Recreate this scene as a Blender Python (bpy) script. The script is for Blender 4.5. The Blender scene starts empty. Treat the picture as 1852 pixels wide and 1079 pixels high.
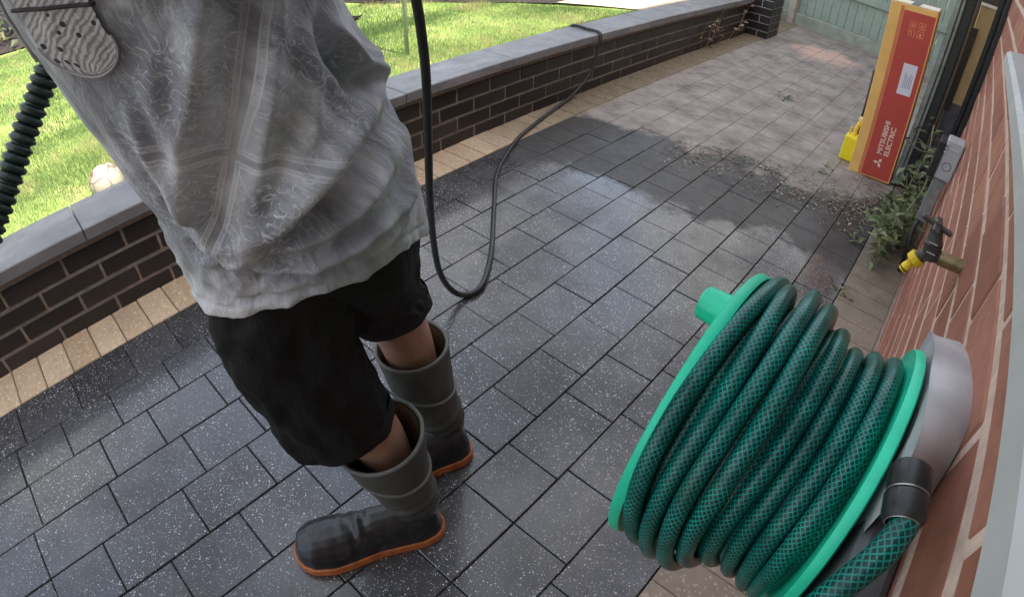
import bpy, bmesh, math, random
import numpy as np
from mathutils import Vector, Matrix, noise
random.seed(7)
R = math.radians
SC = bpy.context.scene
COL = SC.collection

# ------------------------------------------------------------------ camera
cd = bpy.data.cameras.new("camera")
cd.type = 'PANO'
cd.sensor_width = 36.0
cd.clip_start = 0.02
cd.clip_end = 500
def camset(k, v):
    for tgt in (cd, getattr(cd, 'cycles', None)):
        try:
            setattr(tgt, k, v); return
        except Exception:
            pass
camset('panorama_type', 'FISHEYE_LENS_POLYNOMIAL')
camset('fisheye_fov', R(178))
camset('fisheye_polynomial_k0', 0.0)
camset('fisheye_polynomial_k1', -1.78116403 / 36)
camset('fisheye_polynomial_k2', 0.0)
camset('fisheye_polynomial_k3', 0.32925784 / 36**3)
camset('fisheye_polynomial_k4', 0.0)
cam = bpy.data.objects.new("camera", cd)
COL.objects.link(cam)
_M = Matrix(((0.7430086671924421, -0.4501078268591428, 0.49531915436115587),
             (0.6688383830202238, 0.47242476535031613, -0.5739948244388542),
             (0.024358527783981766, 0.757771591763533, 0.6520650863528566)))
cam.matrix_world = Matrix.Translation((0, 0, 1.2421)) @ _M.to_4x4()
SC.camera = cam

# ------------------------------------------------------------------ world, sun, exposure
SUN_EL, SUN_AZ = 52.0, 84.0        # azimuth: clockwise from +Y
wd = bpy.data.worlds.new("World"); SC.world = wd; wd.use_nodes = True
nt = wd.node_tree; nt.nodes.clear()
sky = nt.nodes.new('ShaderNodeTexSky'); sky.sky_type = 'NISHITA'; sky.sun_disc = False
sky.sun_elevation = R(SUN_EL); sky.sun_rotation = R(SUN_AZ)
sky.air_density = 1.0; sky.dust_density = 3.0; sky.ozone_density = 0.6
bg = nt.nodes.new('ShaderNodeBackground'); bg.inputs[1].default_value = 0.15
wo = nt.nodes.new('ShaderNodeOutputWorld')
# broken cloud over the blue
tc = nt.nodes.new('ShaderNodeTexCoord'); cl = nt.nodes.new('ShaderNodeTexNoise'); cl.inputs['Scale'].default_value = 2.2; cl.inputs['Detail'].default_value = 7
cr_ = nt.nodes.new('ShaderNodeValToRGB'); cr_.color_ramp.elements[0].position = .38; cr_.color_ramp.elements[1].position = .60
cm = nt.nodes.new('ShaderNodeMix'); cm.data_type = 'RGBA'; cm.inputs[7].default_value = (2.45, 2.38, 2.25, 1)
nt.links.new(tc.outputs['Generated'], cl.inputs['Vector']); nt.links.new(cl.outputs[0], cr_.inputs[0]); nt.links.new(cr_.outputs[0], cm.inputs[0])
nt.links.new(sky.outputs[0], cm.inputs[6]); nt.links.new(cm.outputs[2], bg.inputs[0]); nt.links.new(bg.outputs[0], wo.inputs[0])
sl = bpy.data.lights.new("sun", 'SUN'); sl.energy = 3.2; sl.angle = R(0.5); sl.color = (1.0, 0.95, 0.86)
so = bpy.data.objects.new("sun", sl); COL.objects.link(so)
sd = Vector((math.sin(R(SUN_AZ)) * math.cos(R(SUN_EL)), math.cos(R(SUN_AZ)) * math.cos(R(SUN_EL)), math.sin(R(SUN_EL))))
so.rotation_euler = sd.to_track_quat('Z', 'Y').to_euler()
so.location = (3, 0, 5)
SC.view_settings.view_transform = 'Standard'
SC.view_settings.look = 'None'
SC.view_settings.gamma = 1.0
SC.view_settings.exposure = 2.05
SC.cycles.max_bounces = 8

# ------------------------------------------------------------------ material helpers
class NT:
    def __init__(s, name):
        s.m = bpy.data.materials.new(name); s.m.use_nodes = True
        s.t = s.m.node_tree; s.t.nodes.clear()
        s.out = s.n('ShaderNodeOutputMaterial'); s.b = s.n('ShaderNodeBsdfPrincipled')
        s.l(s.b.outputs[0], s.out.inputs[0])
    def n(s, t, **k):
        x = s.t.nodes.new(t)
        for a, v in k.items(): setattr(x, a, v)
        return x
    def l(s, a, b): s.t.links.new(a, b)
    def set(s, i, v):
        inp = s.b.inputs[i]
        if hasattr(v, 'is_linked') or hasattr(v, 'links'): s.l(v, inp)
        elif isinstance(v, tuple): inp.default_value = (*v, 1)
        else: inp.default_value = v
    def coord(s, kind='Object'):
        return s.n('ShaderNodeTexCoord').outputs[kind]
    def noise(s, vec, scale, detail=4, rough=0.55, out='Fac', dist=0.0):
        x = s.n('ShaderNodeTexNoise'); x.inputs['Scale'].default_value = scale
        x.inputs['Detail'].default_value = detail; x.inputs['Roughness'].default_value = rough
        x.inputs['Distortion'].default_value = dist
        s.l(vec, x.inputs['Vector']); return x.outputs[out]
    def vor(s, vec, scale, out='Distance', feature='F1', rand=1.0):
        x = s.n('ShaderNodeTexVoronoi', feature=feature); x.inputs['Scale'].default_value = scale
        x.inputs['Randomness'].default_value = rand
        s.l(vec, x.inputs['Vector']); return x.outputs[out]
    def ramp(s, fac, stops, interp='LINEAR'):
        x = s.n('ShaderNodeValToRGB'); cr = x.color_ramp; cr.interpolation = interp
        while len(cr.elements) < len(stops): cr.elements.new(0.5)
        for e, (p, c) in zip(cr.elements, stops):
            e.position = p; e.color = (c, c, c, 1) if not isinstance(c, tuple) else (*c, 1)
        s.l(fac, x.inputs[0]); return x.outputs[0]
    def mix(s, fac, a, b, mode='MIX'):
        x = s.n('ShaderNodeMix', data_type='RGBA', blend_type=mode)
        for i, v in ((0, fac), (6, a), (7, b)):
            if hasattr(v, 'links'): s.l(v, x.inputs[i])
            elif isinstance(v, tuple): x.inputs[i].default_value = (*v, 1)
            else: x.inputs[i].default_value = v
        return x.outputs[2]
    def math(s, op, a, b=0.0, c=None):
        x = s.n('ShaderNodeMath', operation=op)
        for i, v in ((0, a), (1, b), (2, c)):
            if v is None: continue
            if hasattr(v, 'links'): s.l(v, x.inputs[i])
            else: x.inputs[i].default_value = v
        return x.outputs[0]
    def vmul(s, vec, v):
        x = s.n('ShaderNodeVectorMath', operation='MULTIPLY'); s.l(vec, x.inputs[0]); x.inputs[1].default_value = v
        return x.outputs[0]
    def sep(s, vec):
        x = s.n('ShaderNodeSeparateXYZ'); s.l(vec, x.inputs[0]); return x.outputs
    def bump(s, h, strength=0.3, dist=0.002):
        x = s.n('ShaderNodeBump'); x.inputs['Strength'].default_value = strength; x.inputs['Distance'].default_value = dist
        s.l(h, x.inputs['Height']); s.l(x.outputs[0], s.b.inputs['Normal'])
    def attr(s, name, out='Fac'):
        return s.n('ShaderNodeAttribute', attribute_name=name).outputs[out]

def simple(name, col, rough=0.5, metal=0.0, var=0.15, scale=30, bump=0.1, bd=0.001, spec=0.5, coat=0.0):
    s = NT(name); c = s.coord()
    n1 = s.noise(c, scale, 5)
    dark = tuple(x * (1 - var) for x in col); light = tuple(min(1, x * (1 + var)) for x in col)
    s.set('Base Color', s.ramp(n1, [(0.3, dark), (0.7, light)]))
    n2 = s.noise(c, scale * 3, 4)
    s.set('Roughness', s.ramp(n2, [(0.3, max(0, rough - 0.1)), (0.7, min(1, rough + 0.1))]))
    s.set('Metallic', metal); s.set('Specular IOR Level', spec); s.set('Coat Weight', coat)
    if bump: s.bump(n2, bump, bd)
    return s.m

# ------------------------------------------------------------------ mesh helpers
def tag(o, label=None, cat=None, group=None, kind=None):
    if label: o['label'] = label
    if cat: o['category'] = cat
    if group: o['group'] = group
    if kind: o['kind'] = kind
    return o
def empty(name, loc, label, cat, group=None):
    o = bpy.data.objects.new(name, None); COL.objects.link(o); o.location = loc; o.empty_display_size = 0.05
    return tag(o, label, cat, group)
def link(name, me, mat, parent=None, smooth=False):
    o = bpy.data.objects.new(name, me); COL.objects.link(o)
    for m in (mat if isinstance(mat, (list, tuple)) else [mat]): me.materials.append(m)
    if parent:
        o.parent = parent; o.matrix_parent_inverse = Matrix.Translation(parent.location).inverted() if parent.type == 'EMPTY' else Matrix.Identity(4)
    if smooth:
        for p in me.polygons: p.use_smooth = True
    return o
class MB:
    def __init__(s): s.v = []; s.f = []; s.uv = []; s.mi = []; s.tone = []; s.cur = 0; s.t = 0.5
    def add(s, vs, fs, uvs=None):
        o = len(s.v); s.v += [tuple(x) for x in vs]
        for k, f in enumerate(fs):
            s.f.append([i + o for i in f]); s.mi.append(s.cur); s.tone.append(s.t)
            s.uv.append(uvs[k] if uvs else [(0, 0)] * len(f))
    def box(s, lo, hi, ch=0.0, M=None):
        x0, y0, z0 = lo; x1, y1, z1 = hi
        if ch <= 0:
            vs = [(x0,y0,z0),(x1,y0,z0),(x1,y1,z0),(x0,y1,z0),(x0,y0,z1),(x1,y0,z1),(x1,y1,z1),(x0,y1,z1)]
            fs = [(0,3,2,1),(4,5,6,7),(0,1,5,4),(1,2,6,5),(2,3,7,6),(3,0,4,7)]
        else:
            vs = []; idx = {}
            def V(p):
                if p not in idx: idx[p] = len(vs); vs.append(p)
                return idx[p]
            fs = []
            L = ((x0, x1), (y0, y1), (z0, z1))
            def pt(sx, sy, sz, ax):      # corner vertex lying on face of axis ax
                q = []
                for a, sg in enumerate((sx, sy, sz)):
                    val = L[a][sg]
                    if a != ax: val += ch * (1 if sg == 0 else -1)
                    q.append(val)
                return V(tuple(q))
            for ax in range(3):
                b, c = (ax + 1) % 3, (ax + 2) % 3
                for sg in (0, 1):
                    loop = []
                    for (i, j) in ((0,0),(1,0),(1,1),(0,1)):
                        q = [0,0,0]; q[ax] = sg; q[b] = i; q[c] = j
                        loop.append(pt(*q, ax))
                    fs.append(loop if sg else loop[::-1])
            for ax in range(3):          # edges parallel to ax
                b, c = (ax + 1) % 3, (ax + 2) % 3
                for i in (0, 1):
                    for j in (0, 1):
                        q0 = [0,0,0]; q0[b] = i; q0[c] = j; q1 = list(q0); q1[ax] = 1
                        loop = [pt(*q0, b), pt(*q1, b), pt(*q1, c), pt(*q0, c)]
                        fs.append(loop if (i ^ j) == 0 else loop[::-1])
            for i in (0,1):
                for j in (0,1):
                    for k in (0,1):
                        loop = [pt(i,j,k,0), pt(i,j,k,1), pt(i,j,k,2)]
                        fs.append(loop if (i ^ j ^ k) else loop[::-1])
        if M is not None: vs = [tuple(M @ Vector(p)) for p in vs]
        s.add(vs, fs)
    def grid(s, rows, closed_u=False, cap0=False, cap1=False, uvs=None, flip=False):
        n = len(rows); m = len(rows[0]); vs = [p for r in rows for p in r]; fs = []; uu = []
        mm = m if closed_u else m - 1
        for i in range(n - 1):
            for j in range(mm):
                j2 = (j + 1) % m
                f = [i*m+j, i*m+j2, (i+1)*m+j2, (i+1)*m+j]
                if uvs:
                    a = [uvs(i, j), uvs(i, j+1), uvs(i+1, j+1), uvs(i+1, j)]
                else: a = [(0,0)]*4
                if flip: f = f[::-1]; a = a[::-1]
                fs.append(f); uu.append(a)
        if cap0:
            f = list(range(m)); f = f if flip else f[::-1]; fs.append(f); uu.append([(0,0)]*m)
        if cap1:
            f = [(n-1)*m + j for j in range(m)]; f = f[::-1] if flip else f; fs.append(f); uu.append([(0,0)]*m)
        s.add(vs, fs, uu)
    def tube(s, pts, rad, seg=12, cap=True, u0=0.0):
        n = len(pts); P = [Vector(p) for p in pts]
        rf = rad if callable(rad) else (lambda t: rad)
        T = []
        for i in range(n):
            a = P[max(0, i-1)]; b = P[min(n-1, i+1)]; T.append((b - a).normalized())
        N = T[0].orthogonal().normalized(); rows = []; L = [0.0]
        for i in range(1, n): L.append(L[-1] + (P[i] - P[i-1]).length)
        for i in range(n):
            if i: N = (N - T[i] * N.dot(T[i])).normalized()
            B = T[i].cross(N); r = rf(i / max(1, n-1))
            rows.append([P[i] + (N * math.cos(2*math.pi*j/seg) + B * math.sin(2*math.pi*j/seg)) * r for j in range(seg)])
        s.grid(rows, True, cap, cap, uvs=lambda i, j: (j / seg, u0 + L[min(i, n-1)]))
        return L[-1]
    def lathe(s, prof, c=(0,0,0), axis='z', seg=24, M=None):
        rows = []
        for r, h in prof:
            row = []
            for j in range(seg):
                a = 2*math.pi*j/seg; p = (r*math.cos(a), r*math.sin(a), h)
                if axis == 'x': p = (p[2], p[0], p[1])
                if axis == 'y': p = (p[1], p[2], p[0])
                q = Vector(p)
                if M is not None: q = M @ q
                row.append(q + Vector(c))
            rows.append(row)
        s.grid(rows, True, True, True)
    def build(s, name, mat, parent=None, smooth=False, tone=False, auto=None):
        me = bpy.data.meshes.new(name)
        me.from_pydata([tuple(v) for v in s.v], [], s.f)
        uvl = me.uv_layers.new(name='UVMap')
        flat = [c for f in s.uv for uv in f for c in uv]
        uvl.data.foreach_set('uv', flat)
        if any(s.mi): me.polygons.foreach_set('material_index', s.mi)
        if tone:
            at = me.attributes.new('tone', 'FLOAT', 'FACE'); at.data.foreach_set('value', s.tone)
        o = link(name, me, mat, parent, smooth or auto is not None)
        if auto is not None:
            try: me.set_sharp_from_angle(angle=R(auto))
            except Exception: pass
        me.update(); return o
def catmull(pts, n=8):
    P = [Vector(p) for p in pts]; P = [2*P[0]-P[1]] + P + [2*P[-1]-P[-2]]; out = []
    for i in range(1, len(P)-2):
        for k in range(n):
            t = k/n; a, b, c, d = P[i-1], P[i], P[i+1], P[i+2]
            out.append(0.5*((2*b) + (c-a)*t + (2*a-5*b+4*c-d)*t*t + (3*b-a-3*c+d)*t**3))
    out.append(P[-2]); return out
def fast_mesh(name, verts, faces_n, mat, parent=None, tone=None, smooth=False):
    """verts: (N,3) array; faces as consecutive verts, faces_n verts per face"""
    me = bpy.data.meshes.new(name); nv = len(verts); nf = nv // faces_n
    me.vertices.add(nv); me.vertices.foreach_set('co', verts.astype(np.float32).ravel())
    me.loops.add(nv); me.loops.foreach_set('vertex_index', np.arange(nv, dtype=np.int32))
    me.polygons.add(nf); me.polygons.foreach_set('loop_start', np.arange(0, nv, faces_n, dtype=np.int32))
    try: me.polygons.foreach_set('loop_total', np.full(nf, faces_n, dtype=np.int32))
    except Exception: pass
    me.update(calc_edges=True)
    if tone is not None:
        at = me.attributes.new('tone', 'FLOAT', 'FACE'); at.data.foreach_set('value', tone.astype(np.float32))
    return link(name, me, mat, parent, smooth)

# ------------------------------------------------------------------ materials
def m_paver():
    s = NT('charcoal_paver'); c = s.coord(); tone = s.attr('tone')
    base = s.ramp(tone, [(0, (0.022, 0.0225, 0.024)), (1, (0.050, 0.050, 0.053))])
    n = s.noise(c, 9, 5, 0.6)
    base = s.mix(s.ramp(n, [(0.35, 0.0), (0.7, 0.6)]), base, (0.07, 0.07, 0.075))
    # pale aggregate
    wc = s.mix(0.35, s.vmul(c, (1, 1, 1)), s.noise(c, 60, 2, out='Color'))
    def spk(sc, th, d):
        col = s.n('ShaderNodeSeparateColor'); s.l(s.vor(c, sc, 'Color'), col.inputs[0])
        sel = s.math('GREATER_THAN', col.outputs[0], th)
        dd = s.math('LESS_THAN', s.vor(c, sc, 'Distance'), s.math('MULTIPLY', col.outputs[1], d))
        return s.math('MULTIPLY', sel, dd)
    s1 = spk(210, 0.80, 0.46); s2 = spk(420, 0.80, 0.50)
    spots = s.math('MULTIPLY', s.math('MAXIMUM', s1, s2), s.ramp(s.noise(c, 2.6, 4, .6), [(.38, .35), (.6, 1.0)]))
    base = s.mix(s.math('MULTIPLY', spots, 1.0), base, (0.66, 0.66, 0.67))
    # dry silt over the unwashed end
    p = s.sep(c)
    edge = s.math('ADD', s.math('SUBTRACT', p[1], s.math('MULTIPLY', p[0], 0.18)), s.math('MULTIPLY', s.noise(c, 3.0, 7, 0.7), 1.1))
    mud = s.n('ShaderNodeMapRange'); mud.inputs[1].default_value = 2.68; mud.inputs[2].default_value = 2.80; s.l(edge, mud.inputs[0])
    base = s.mix(s.math('MULTIPLY', mud.outputs[0], .85), base, s.ramp(s.noise(c, 18, 6, .7), [(.35, (.022, .020, .018)), (.7, (.055, .049, .043))]))
    far = s.n('ShaderNodeMapRange'); far.inputs[1].default_value = 3.30; far.inputs[2].default_value = 3.42
    s.l(edge, far.inputs[0])
    siltf = s.math('MULTIPLY', far.outputs[0], s.ramp(s.noise(c, 14, 6, 0.7), [(0.2, 0.72), (0.6, 0.97)]))
    siltc = s.ramp(s.noise(c, 5, 7, 0.7), [(0.28, (0.14, 0.12, 0.10)), (0.5, (0.30, 0.27, 0.24)), (0.72, (0.44, 0.40, 0.36))])
    base2 = s.mix(siltf, base, siltc)
    # pinkish patch of sunlight painted into the far pavers' colour
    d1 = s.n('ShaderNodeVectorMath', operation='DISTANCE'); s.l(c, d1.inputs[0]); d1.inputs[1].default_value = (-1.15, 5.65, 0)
    sun_patch = s.ramp(s.math('ADD', d1.outputs['Value'], s.math('MULTIPLY', s.noise(c, 6, 5), 0.5)), [(0.42, 0.85), (0.62, 0.0)])
    base2 = s.mix(sun_patch, base2, (0.62, 0.42, 0.34))
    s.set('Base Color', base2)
    wet = s.ramp(s.noise(c, 3.0, 4, 0.6), [(0.35, 0.16), (0.65, 0.36)])
    wet = s.mix(s.math('MULTIPLY', mud.outputs[0], .9), wet, (.62, .62, .62))
    rough = s.mix(siltf, wet, (0.9, 0.9, 0.9))
    s.set('Roughness', rough); s.set('Specular IOR Level', 0.6)
    cw = s.mix(siltf, s.ramp(s.noise(c, 1.7, 5, 0.6), [(0.42, 0.10), (0.56, 1.0)]), (0, 0, 0)); s.set('Coat Weight', s.math('MULTIPLY', cw, s.math('SUBTRACT', 1.0, s.math('MULTIPLY', mud.outputs[0], .8)))); s.set('Coat Roughness', 0.12)
    h = s.math('ADD', s.noise(c, 260, 3, 0.7), s.math('MULTIPLY', spots, 0.3))
    h = s.math('ADD', h, s.math('MULTIPLY', s.noise(c, 30, 3), 1.2))
    s.bump(h, 0.24, 0.0018)
    return s.m
def m_block(name, lo, hi, dirt=(0.12, 0.1, 0.08), dirt_y=2.2, rough=0.75, extra=0.25):
    s = NT(name); c = s.coord(); tone = s.attr('tone')
    base = s.ramp(tone, [(0, lo), (1, hi)])
    n = s.noise(c, 40, 6, 0.7)
    base = s.mix(s.ramp(n, [(0.4, 0.0), (0.75, 0.5)]), base, tuple(x * 0.6 for x in lo))
    sp = s.vor(c, 200, 'Color'); cs = s.n('ShaderNodeSeparateColor'); s.l(sp, cs.inputs[0])
    base = s.mix(s.math('MULTIPLY', s.math('GREATER_THAN', cs.outputs[0], 0.92), 0.5), base, tuple(min(1, x * 1.8) for x in hi))
    p = s.sep(c)
    e = s.math('ADD', p[1], s.math('MULTIPLY', s.noise(c, 3, 6, 0.65), 1.4))
    mr = s.n('ShaderNodeMapRange'); mr.inputs[1].default_value = dirt_y + 0.5; mr.inputs[2].default_value = dirt_y + 1.2; s.l(e, mr.inputs[0])
    base = s.mix(s.math('MULTIPLY', mr.outputs[0], 0.85), base, s.ramp(s.noise(c, 12, 6, 0.7), [(0.3, dirt), (0.7, tuple(x * 2.2 for x in dirt))]))
    base = s.mix(s.ramp(s.noise(c, 4, 5), [(0.45, 0.0), (0.8, extra)]), base, dirt)
    s.set('Base Color', base); s.set('Roughness', rough); s.bump(s.noise(c, 180, 4, 0.7), 0.35, 0.002)
    return s.m
M_PAVER = m_paver()
M_BUFF = m_block('buff_block', (0.50, 0.36, 0.235), (0.63, 0.48, 0.33), dirt=(0.10, 0.085, 0.055), dirt_y=2.0, rough=0.6)
M_GREYBLOCK = m_block('weathered_block', (0.30, 0.235, 0.19), (0.38, 0.30, 0.24), dirt=(0.12, 0.10, 0.075), dirt_y=1.5, rough=0.75)
M_JOINT = simple('joint_sand', (0.022, 0.021, 0.02), 0.9, var=0.4, scale=60, bump=0.4)
M_JOINT2 = simple('sandy_joint', (0.16, 0.11, 0.07), 0.9, var=0.4, scale=60, bump=0.4)
M_SILTJ = simple('silt_joint', (0.3, 0.24, 0.2), 0.9, var=0.3, scale=60, bump=0.3)
def m_brick(name, lo, hi, rough, dark, bumpd=0.0025, smear=None):
    s = NT(name); c = s.coord(); tone = s.attr('tone')
    base = s.ramp(tone, [(0, lo), (0.5, tuple((a+b)/2 for a, b in zip(lo, hi))), (1, hi)])
    base = s.mix(s.ramp(s.noise(c, 25, 6, 0.7), [(0.4, 0.0), (0.75, 0.6)]), base, dark)
    if smear: base = s.mix(s.ramp(s.noise(s.vmul(c, (1, 0.5, 2)), 7, 6, 0.75), [(0.56, 0.0), (0.74, 0.6)]), base, smear)
    s.set('Base Color', base); s.set('Roughness', rough)
    s.bump(s.noise(c, 120, 5, 0.7), 0.45, bumpd); return s.m
M_BLUEBRICK = m_brick('dark_engineering_brick', (0.013, 0.012, 0.012), (0.036, 0.029, 0.028), 0.42, (0.02, 0.016, 0.016), smear=(0.06, 0.05, 0.045))
M_REDBRICK = m_brick('red_brick', (0.31, 0.115, 0.070), (0.44, 0.185, 0.12), 0.8, (0.15, 0.06, 0.045), smear=(0.42, 0.27, 0.22))
M_MORTAR = simple('grey_mortar', (0.24, 0.195, 0.165), 0.95, var=0.25, scale=40, bump=0.6, bd=0.003)
M_PINKMORTAR = simple('pinkish_mortar', (0.62, 0.45, 0.36), 0.95, var=0.2, scale=40, bump=0.7, bd=0.003)
def m_slate():
    s = NT('slate_coping'); c = s.coord()
    base = s.ramp(s.noise(c, 6, 6, 0.6), [(0.3, (0.145, 0.148, 0.155)), (0.7, (0.21, 0.213, 0.22))])
    base = s.mix(s.ramp(s.noise(s.vmul(c, (1, 0.4, 1)), 5, 7, 0.75), [(0.52, 0.0), (0.6, 0.55)]), base, (0.29, 0.293, 0.295))
    s.set('Base Color', base); s.set('Roughness', s.ramp(s.noise(c, 9, 4), [(0.3, 0.35), (0.7, 0.6)]))
    s.bump(s.noise(s.vmul(c, (1, 1, 4)), 30, 6, 0.65), 0.25, 0.003); return s.m
M_SLATE = m_slate()
def m_leafy(name, lo, hi, rough=0.55, tr=0.25, yellow=None):
    s = NT(name); tone = s.attr('tone')
    stops = [(0, lo), (0.8, hi), (1, yellow or hi)]
    col = s.ramp(tone, stops)
    s.set('Base Color', col); s.set('Roughness', rough)
    tl = s.n('ShaderNodeBsdfTranslucent'); s.l(col, tl.inputs[0])
    mx = s.n('ShaderNodeMixShader'); mx.inputs[0].default_value = tr
    s.l(s.b.outputs[0], mx.inputs[1]); s.l(tl.outputs[0], mx.inputs[2]); s.l(mx.outputs[0], s.out.inputs[0])
    return s.m
M_GRASS = m_leafy('grass_blade', (0.055, 0.11, 0.03), (0.165, 0.24, 0.075), 0.6, 0.3, (0.36, 0.31, 0.15))
M_LEAF = m_leafy('weed_leaf', (0.06, 0.085, 0.035), (0.25, 0.30, 0.15), 0.5, 0.25, (0.3, 0.33, 0.12))
M_DARKLEAF = m_leafy('shrub_leaf', (0.012, 0.02, 0.010), (0.05, 0.07, 0.03), 0.6, 0.15, (0.11, 0.08, 0.05))
M_STEM = simple('plant_stem', (0.20, 0.19, 0.10), 0.7)
def m_lawn():
    s = NT('lawn_soil'); c = s.coord()
    s.set('Base Color', s.ramp(s.noise(c, 3, 6, 0.65), [(0.3, (0.10, 0.15, 0.03)), (0.55, (0.2, 0.27, 0.06)), (0.72, (0.33, 0.29, 0.13))]))
    s.set('Roughness', 0.95); s.bump(s.noise(c, 60, 5, 0.7), 0.8, 0.01); return s.m
M_LAWN = m_lawn()
M_SOIL = simple('dark_soil', (0.022, 0.016, 0.013), 0.95, var=0.5, scale=14, bump=0.9, bd=0.02)
M_SAND = simple('pale_path', (0.42, 0.33, 0.24), 0.9, var=0.25, scale=8, bump=0.4, bd=0.01)
M_GROUND = simple('far_ground', (0.16, 0.17, 0.08), 0.95, var=0.4, scale=1.0, bump=0.3)
M_FENCE = simple('green_fence_paint', (0.30, 0.37, 0.31), 0.7, var=0.12, scale=9, bump=0.3, bd=0.003)
M_CONC = simple('cream_concrete', (0.48, 0.43, 0.35), 0.85, var=0.15, scale=14, bump=0.4, bd=0.003)

# ------------------------------------------------------------------ ground structure
def sheet(name, x0, x1, y0, y1, z, mat, nx=2, ny=2, amp=0):
    m = MB(); rows = []
    for i in range(ny + 1):
        rows.append([(x0 + (x1-x0)*j/nx, y0 + (y1-y0)*i/ny, z + (amp*noise.noise(Vector((x0+(x1-x0)*j/nx, y0+(y1-y0)*i/ny, 0))*1.3) if amp else 0)) for j in range(nx+1)])
    m.grid(rows); return m.build(name, mat, smooth=amp != 0)
tag(sheet('ground', -60, 60, -60, 60, -0.06, M_GROUND), kind='structure')
tag(sheet('paving_bed', -1.95, 0.16, -3.0, 6.9, -0.006, M_JOINT), kind='structure')
# paver joints measured along each row (y of cross joints), rest filled in at random
rows_known = {0: [-.191, .015, .182], 1: [-.273, -.10, .099, .26], 2: [-.186, -.02], 3: [-.22, .027, .222, 1.02, 1.212],
              4: [-.302, -.053, .155, .96, 1.137, 1.38, 1.62, 1.917], 5: [.033, 1.668, 1.83, 2.03, 2.24], 6: [1.635, 1.80, 1.98, 2.168, 2.35],
              7: [.66, .90, 1.30, 1.52, 1.72, 1.88, 2.053, 2.261], 8: [.498, .70, .94, 1.16, 1.36, 1.56, 1.74, 1.94, 2.147], 9: [.44, .68]}
LX = [-1.733, -1.5465, -1.3855, -1.221, -1.0575, -.8935, -.730, -.566, -.401, -.240, -.073]
mb = MB(); G = 0.0014
for r in range(10):
    ks = sorted(rows_known.get(r, [])); ys = []
    y = ks[0]
    while y > -2.6: y -= random.choice((.163, .205, .245)); ys.append(y)
    ys = ys[::-1]
    for a, b in zip(ks, ks[1:] + [None]):
        ys.append(a)
        if b is None: break
        gap = b - a
        if gap > 0.30:
            n = max(1, round(gap / 0.205)); ys += [a + gap*k/n for k in range(1, n)]
    y = ks[-1]
    while y < 6.75: y += random.choice((.163, .205, .205, .245)); ys.append(min(y, 6.86))
    for a, b in zip(ys, ys[1:]):
        if b - a < 0.03: continue
        mb.t = random.random(); z = random.uniform(-0.0012, 0.0012)
        mb.box((LX[r] + G, a + G, -0.05), (LX[r+1] - G, b - G, z), 0.0019)
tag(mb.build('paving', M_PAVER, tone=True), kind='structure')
mb = MB(); y = -0.373 - 0.103 * 22
while y < 6.8:
    mb.t = random.random(); z = random.uniform(0.0, 0.0025)
    mb.box((-1.930 , y + 0.002, -0.05), (-1.736, y + 0.101, z), 0.003); y += 0.103
tag(mb.build('edging_strip', M_BUFF, tone=True), kind='structure')
mb = MB(); y = -2.6
while y < 6.8:
    mb.t = random.random(); z = random.uniform(0.0, 0.002)
    mb.box((-0.070, y + 0.0012, -0.05), (0.128, y + 0.1018, z), 0.002); y += 0.103
tag(mb.build('house_edging_strip', M_GREYBLOCK, tone=True), kind='structure')
tag(sheet('strip_joints', -0.0705, 0.16, -2.6, 6.8, -0.0025, M_SILTJ), kind='structure')
tag(sheet('edging_joints', -1.95, -1.7345, -2.6, 6.8, -0.0035, M_JOINT2), kind='structure')

mb = MB(); top = []; bot = []
for k in range(40):
    x = -1.735 + 1.66*k/39
    bot.append((x, 2.90 + .18*x + .22*noise.noise(Vector((x*3, 0, 5))) + .06*noise.noise(Vector((x*14, 0, 5))), -.0013)); top.append((x, 6.85, -.0013))
mb.grid([bot, top]); tag(mb.build('joint_silt', simple('damp_silt', (.17, .15, .13), .9, var=.4, scale=12, bump=.3)), kind='structure')
# lawn behind the wall
ZL = 0.235
def lawn_edge(x):      # far edge of the lawn: y for x
    return 4.35 + (x + 2.4) * (4.35 - 3.15) / (1.45)
mb = MB(); rows = []
NXL, NYL = 60, 90
for i in range(NYL + 1):
    y = -4 + 12 * i / NYL
    rows.append([(-2.125 - 9 * j / NXL, y, ZL + 0.02 * noise.noise(Vector((j * .3, y * .8, 0)))) for j in range(NXL + 1)])
mb.grid(rows, flip=True)
tag(mb.build('lawn', M_LAWN, smooth=True), kind='structure')

# grass blades
rng = np.random.default_rng(3)
def blades(n, xlo, xhi, ylo, yhi, h, w):
    x = rng.uniform(xlo, xhi, n); y = rng.uniform(ylo, yhi, n)
    keep = (y < (3.58 + (x + 3.17) * 0.83)) | (y < 2.2)
    keep &= ~((x < -6.6))
    x, y = x[keep], y[keep]; n = len(x)
    clump = np.array([noise.noise(Vector((a*1.1, b*1.1, 3))) for a, b in zip(x, y)])
    clump2 = np.array([noise.noise(Vector((a*4.1, b*6.5, 9))) for a, b in zip(x, y)])
    ang = rng.uniform(0, 2*np.pi, n); hh = h * rng.uniform(.5, 1.2, n) * (1 + .5*clump2)
    lean = rng.uniform(0.1, 0.9, n) * hh; la = rng.uniform(0, 2*np.pi, n)
    z0 = ZL - 0.015 + 0*x
    b = np.stack([x, y, z0], 1); d = np.stack([np.cos(ang), np.sin(ang), 0*ang], 1) * w * rng.uniform(.6, 1.3, n)[:, None]
    t = b + np.stack([np.cos(la)*lean, np.sin(la)*lean, hh + 0.015], 1)
    V = np.stack([b - d, b + d, t], 1).reshape(-1, 3)
    tone = np.clip(0.42 + 0.45*clump + 0.28*clump2 + rng.normal(0, .16, n), 0, 0.85)
    dry = (clump2 * 0.8 + clump + rng.normal(0, .14, n)) > 0.30
    tone[dry] = np.clip(0.92 + rng.normal(0, .05, dry.sum()), 0, 1)
    return V, tone
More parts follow.
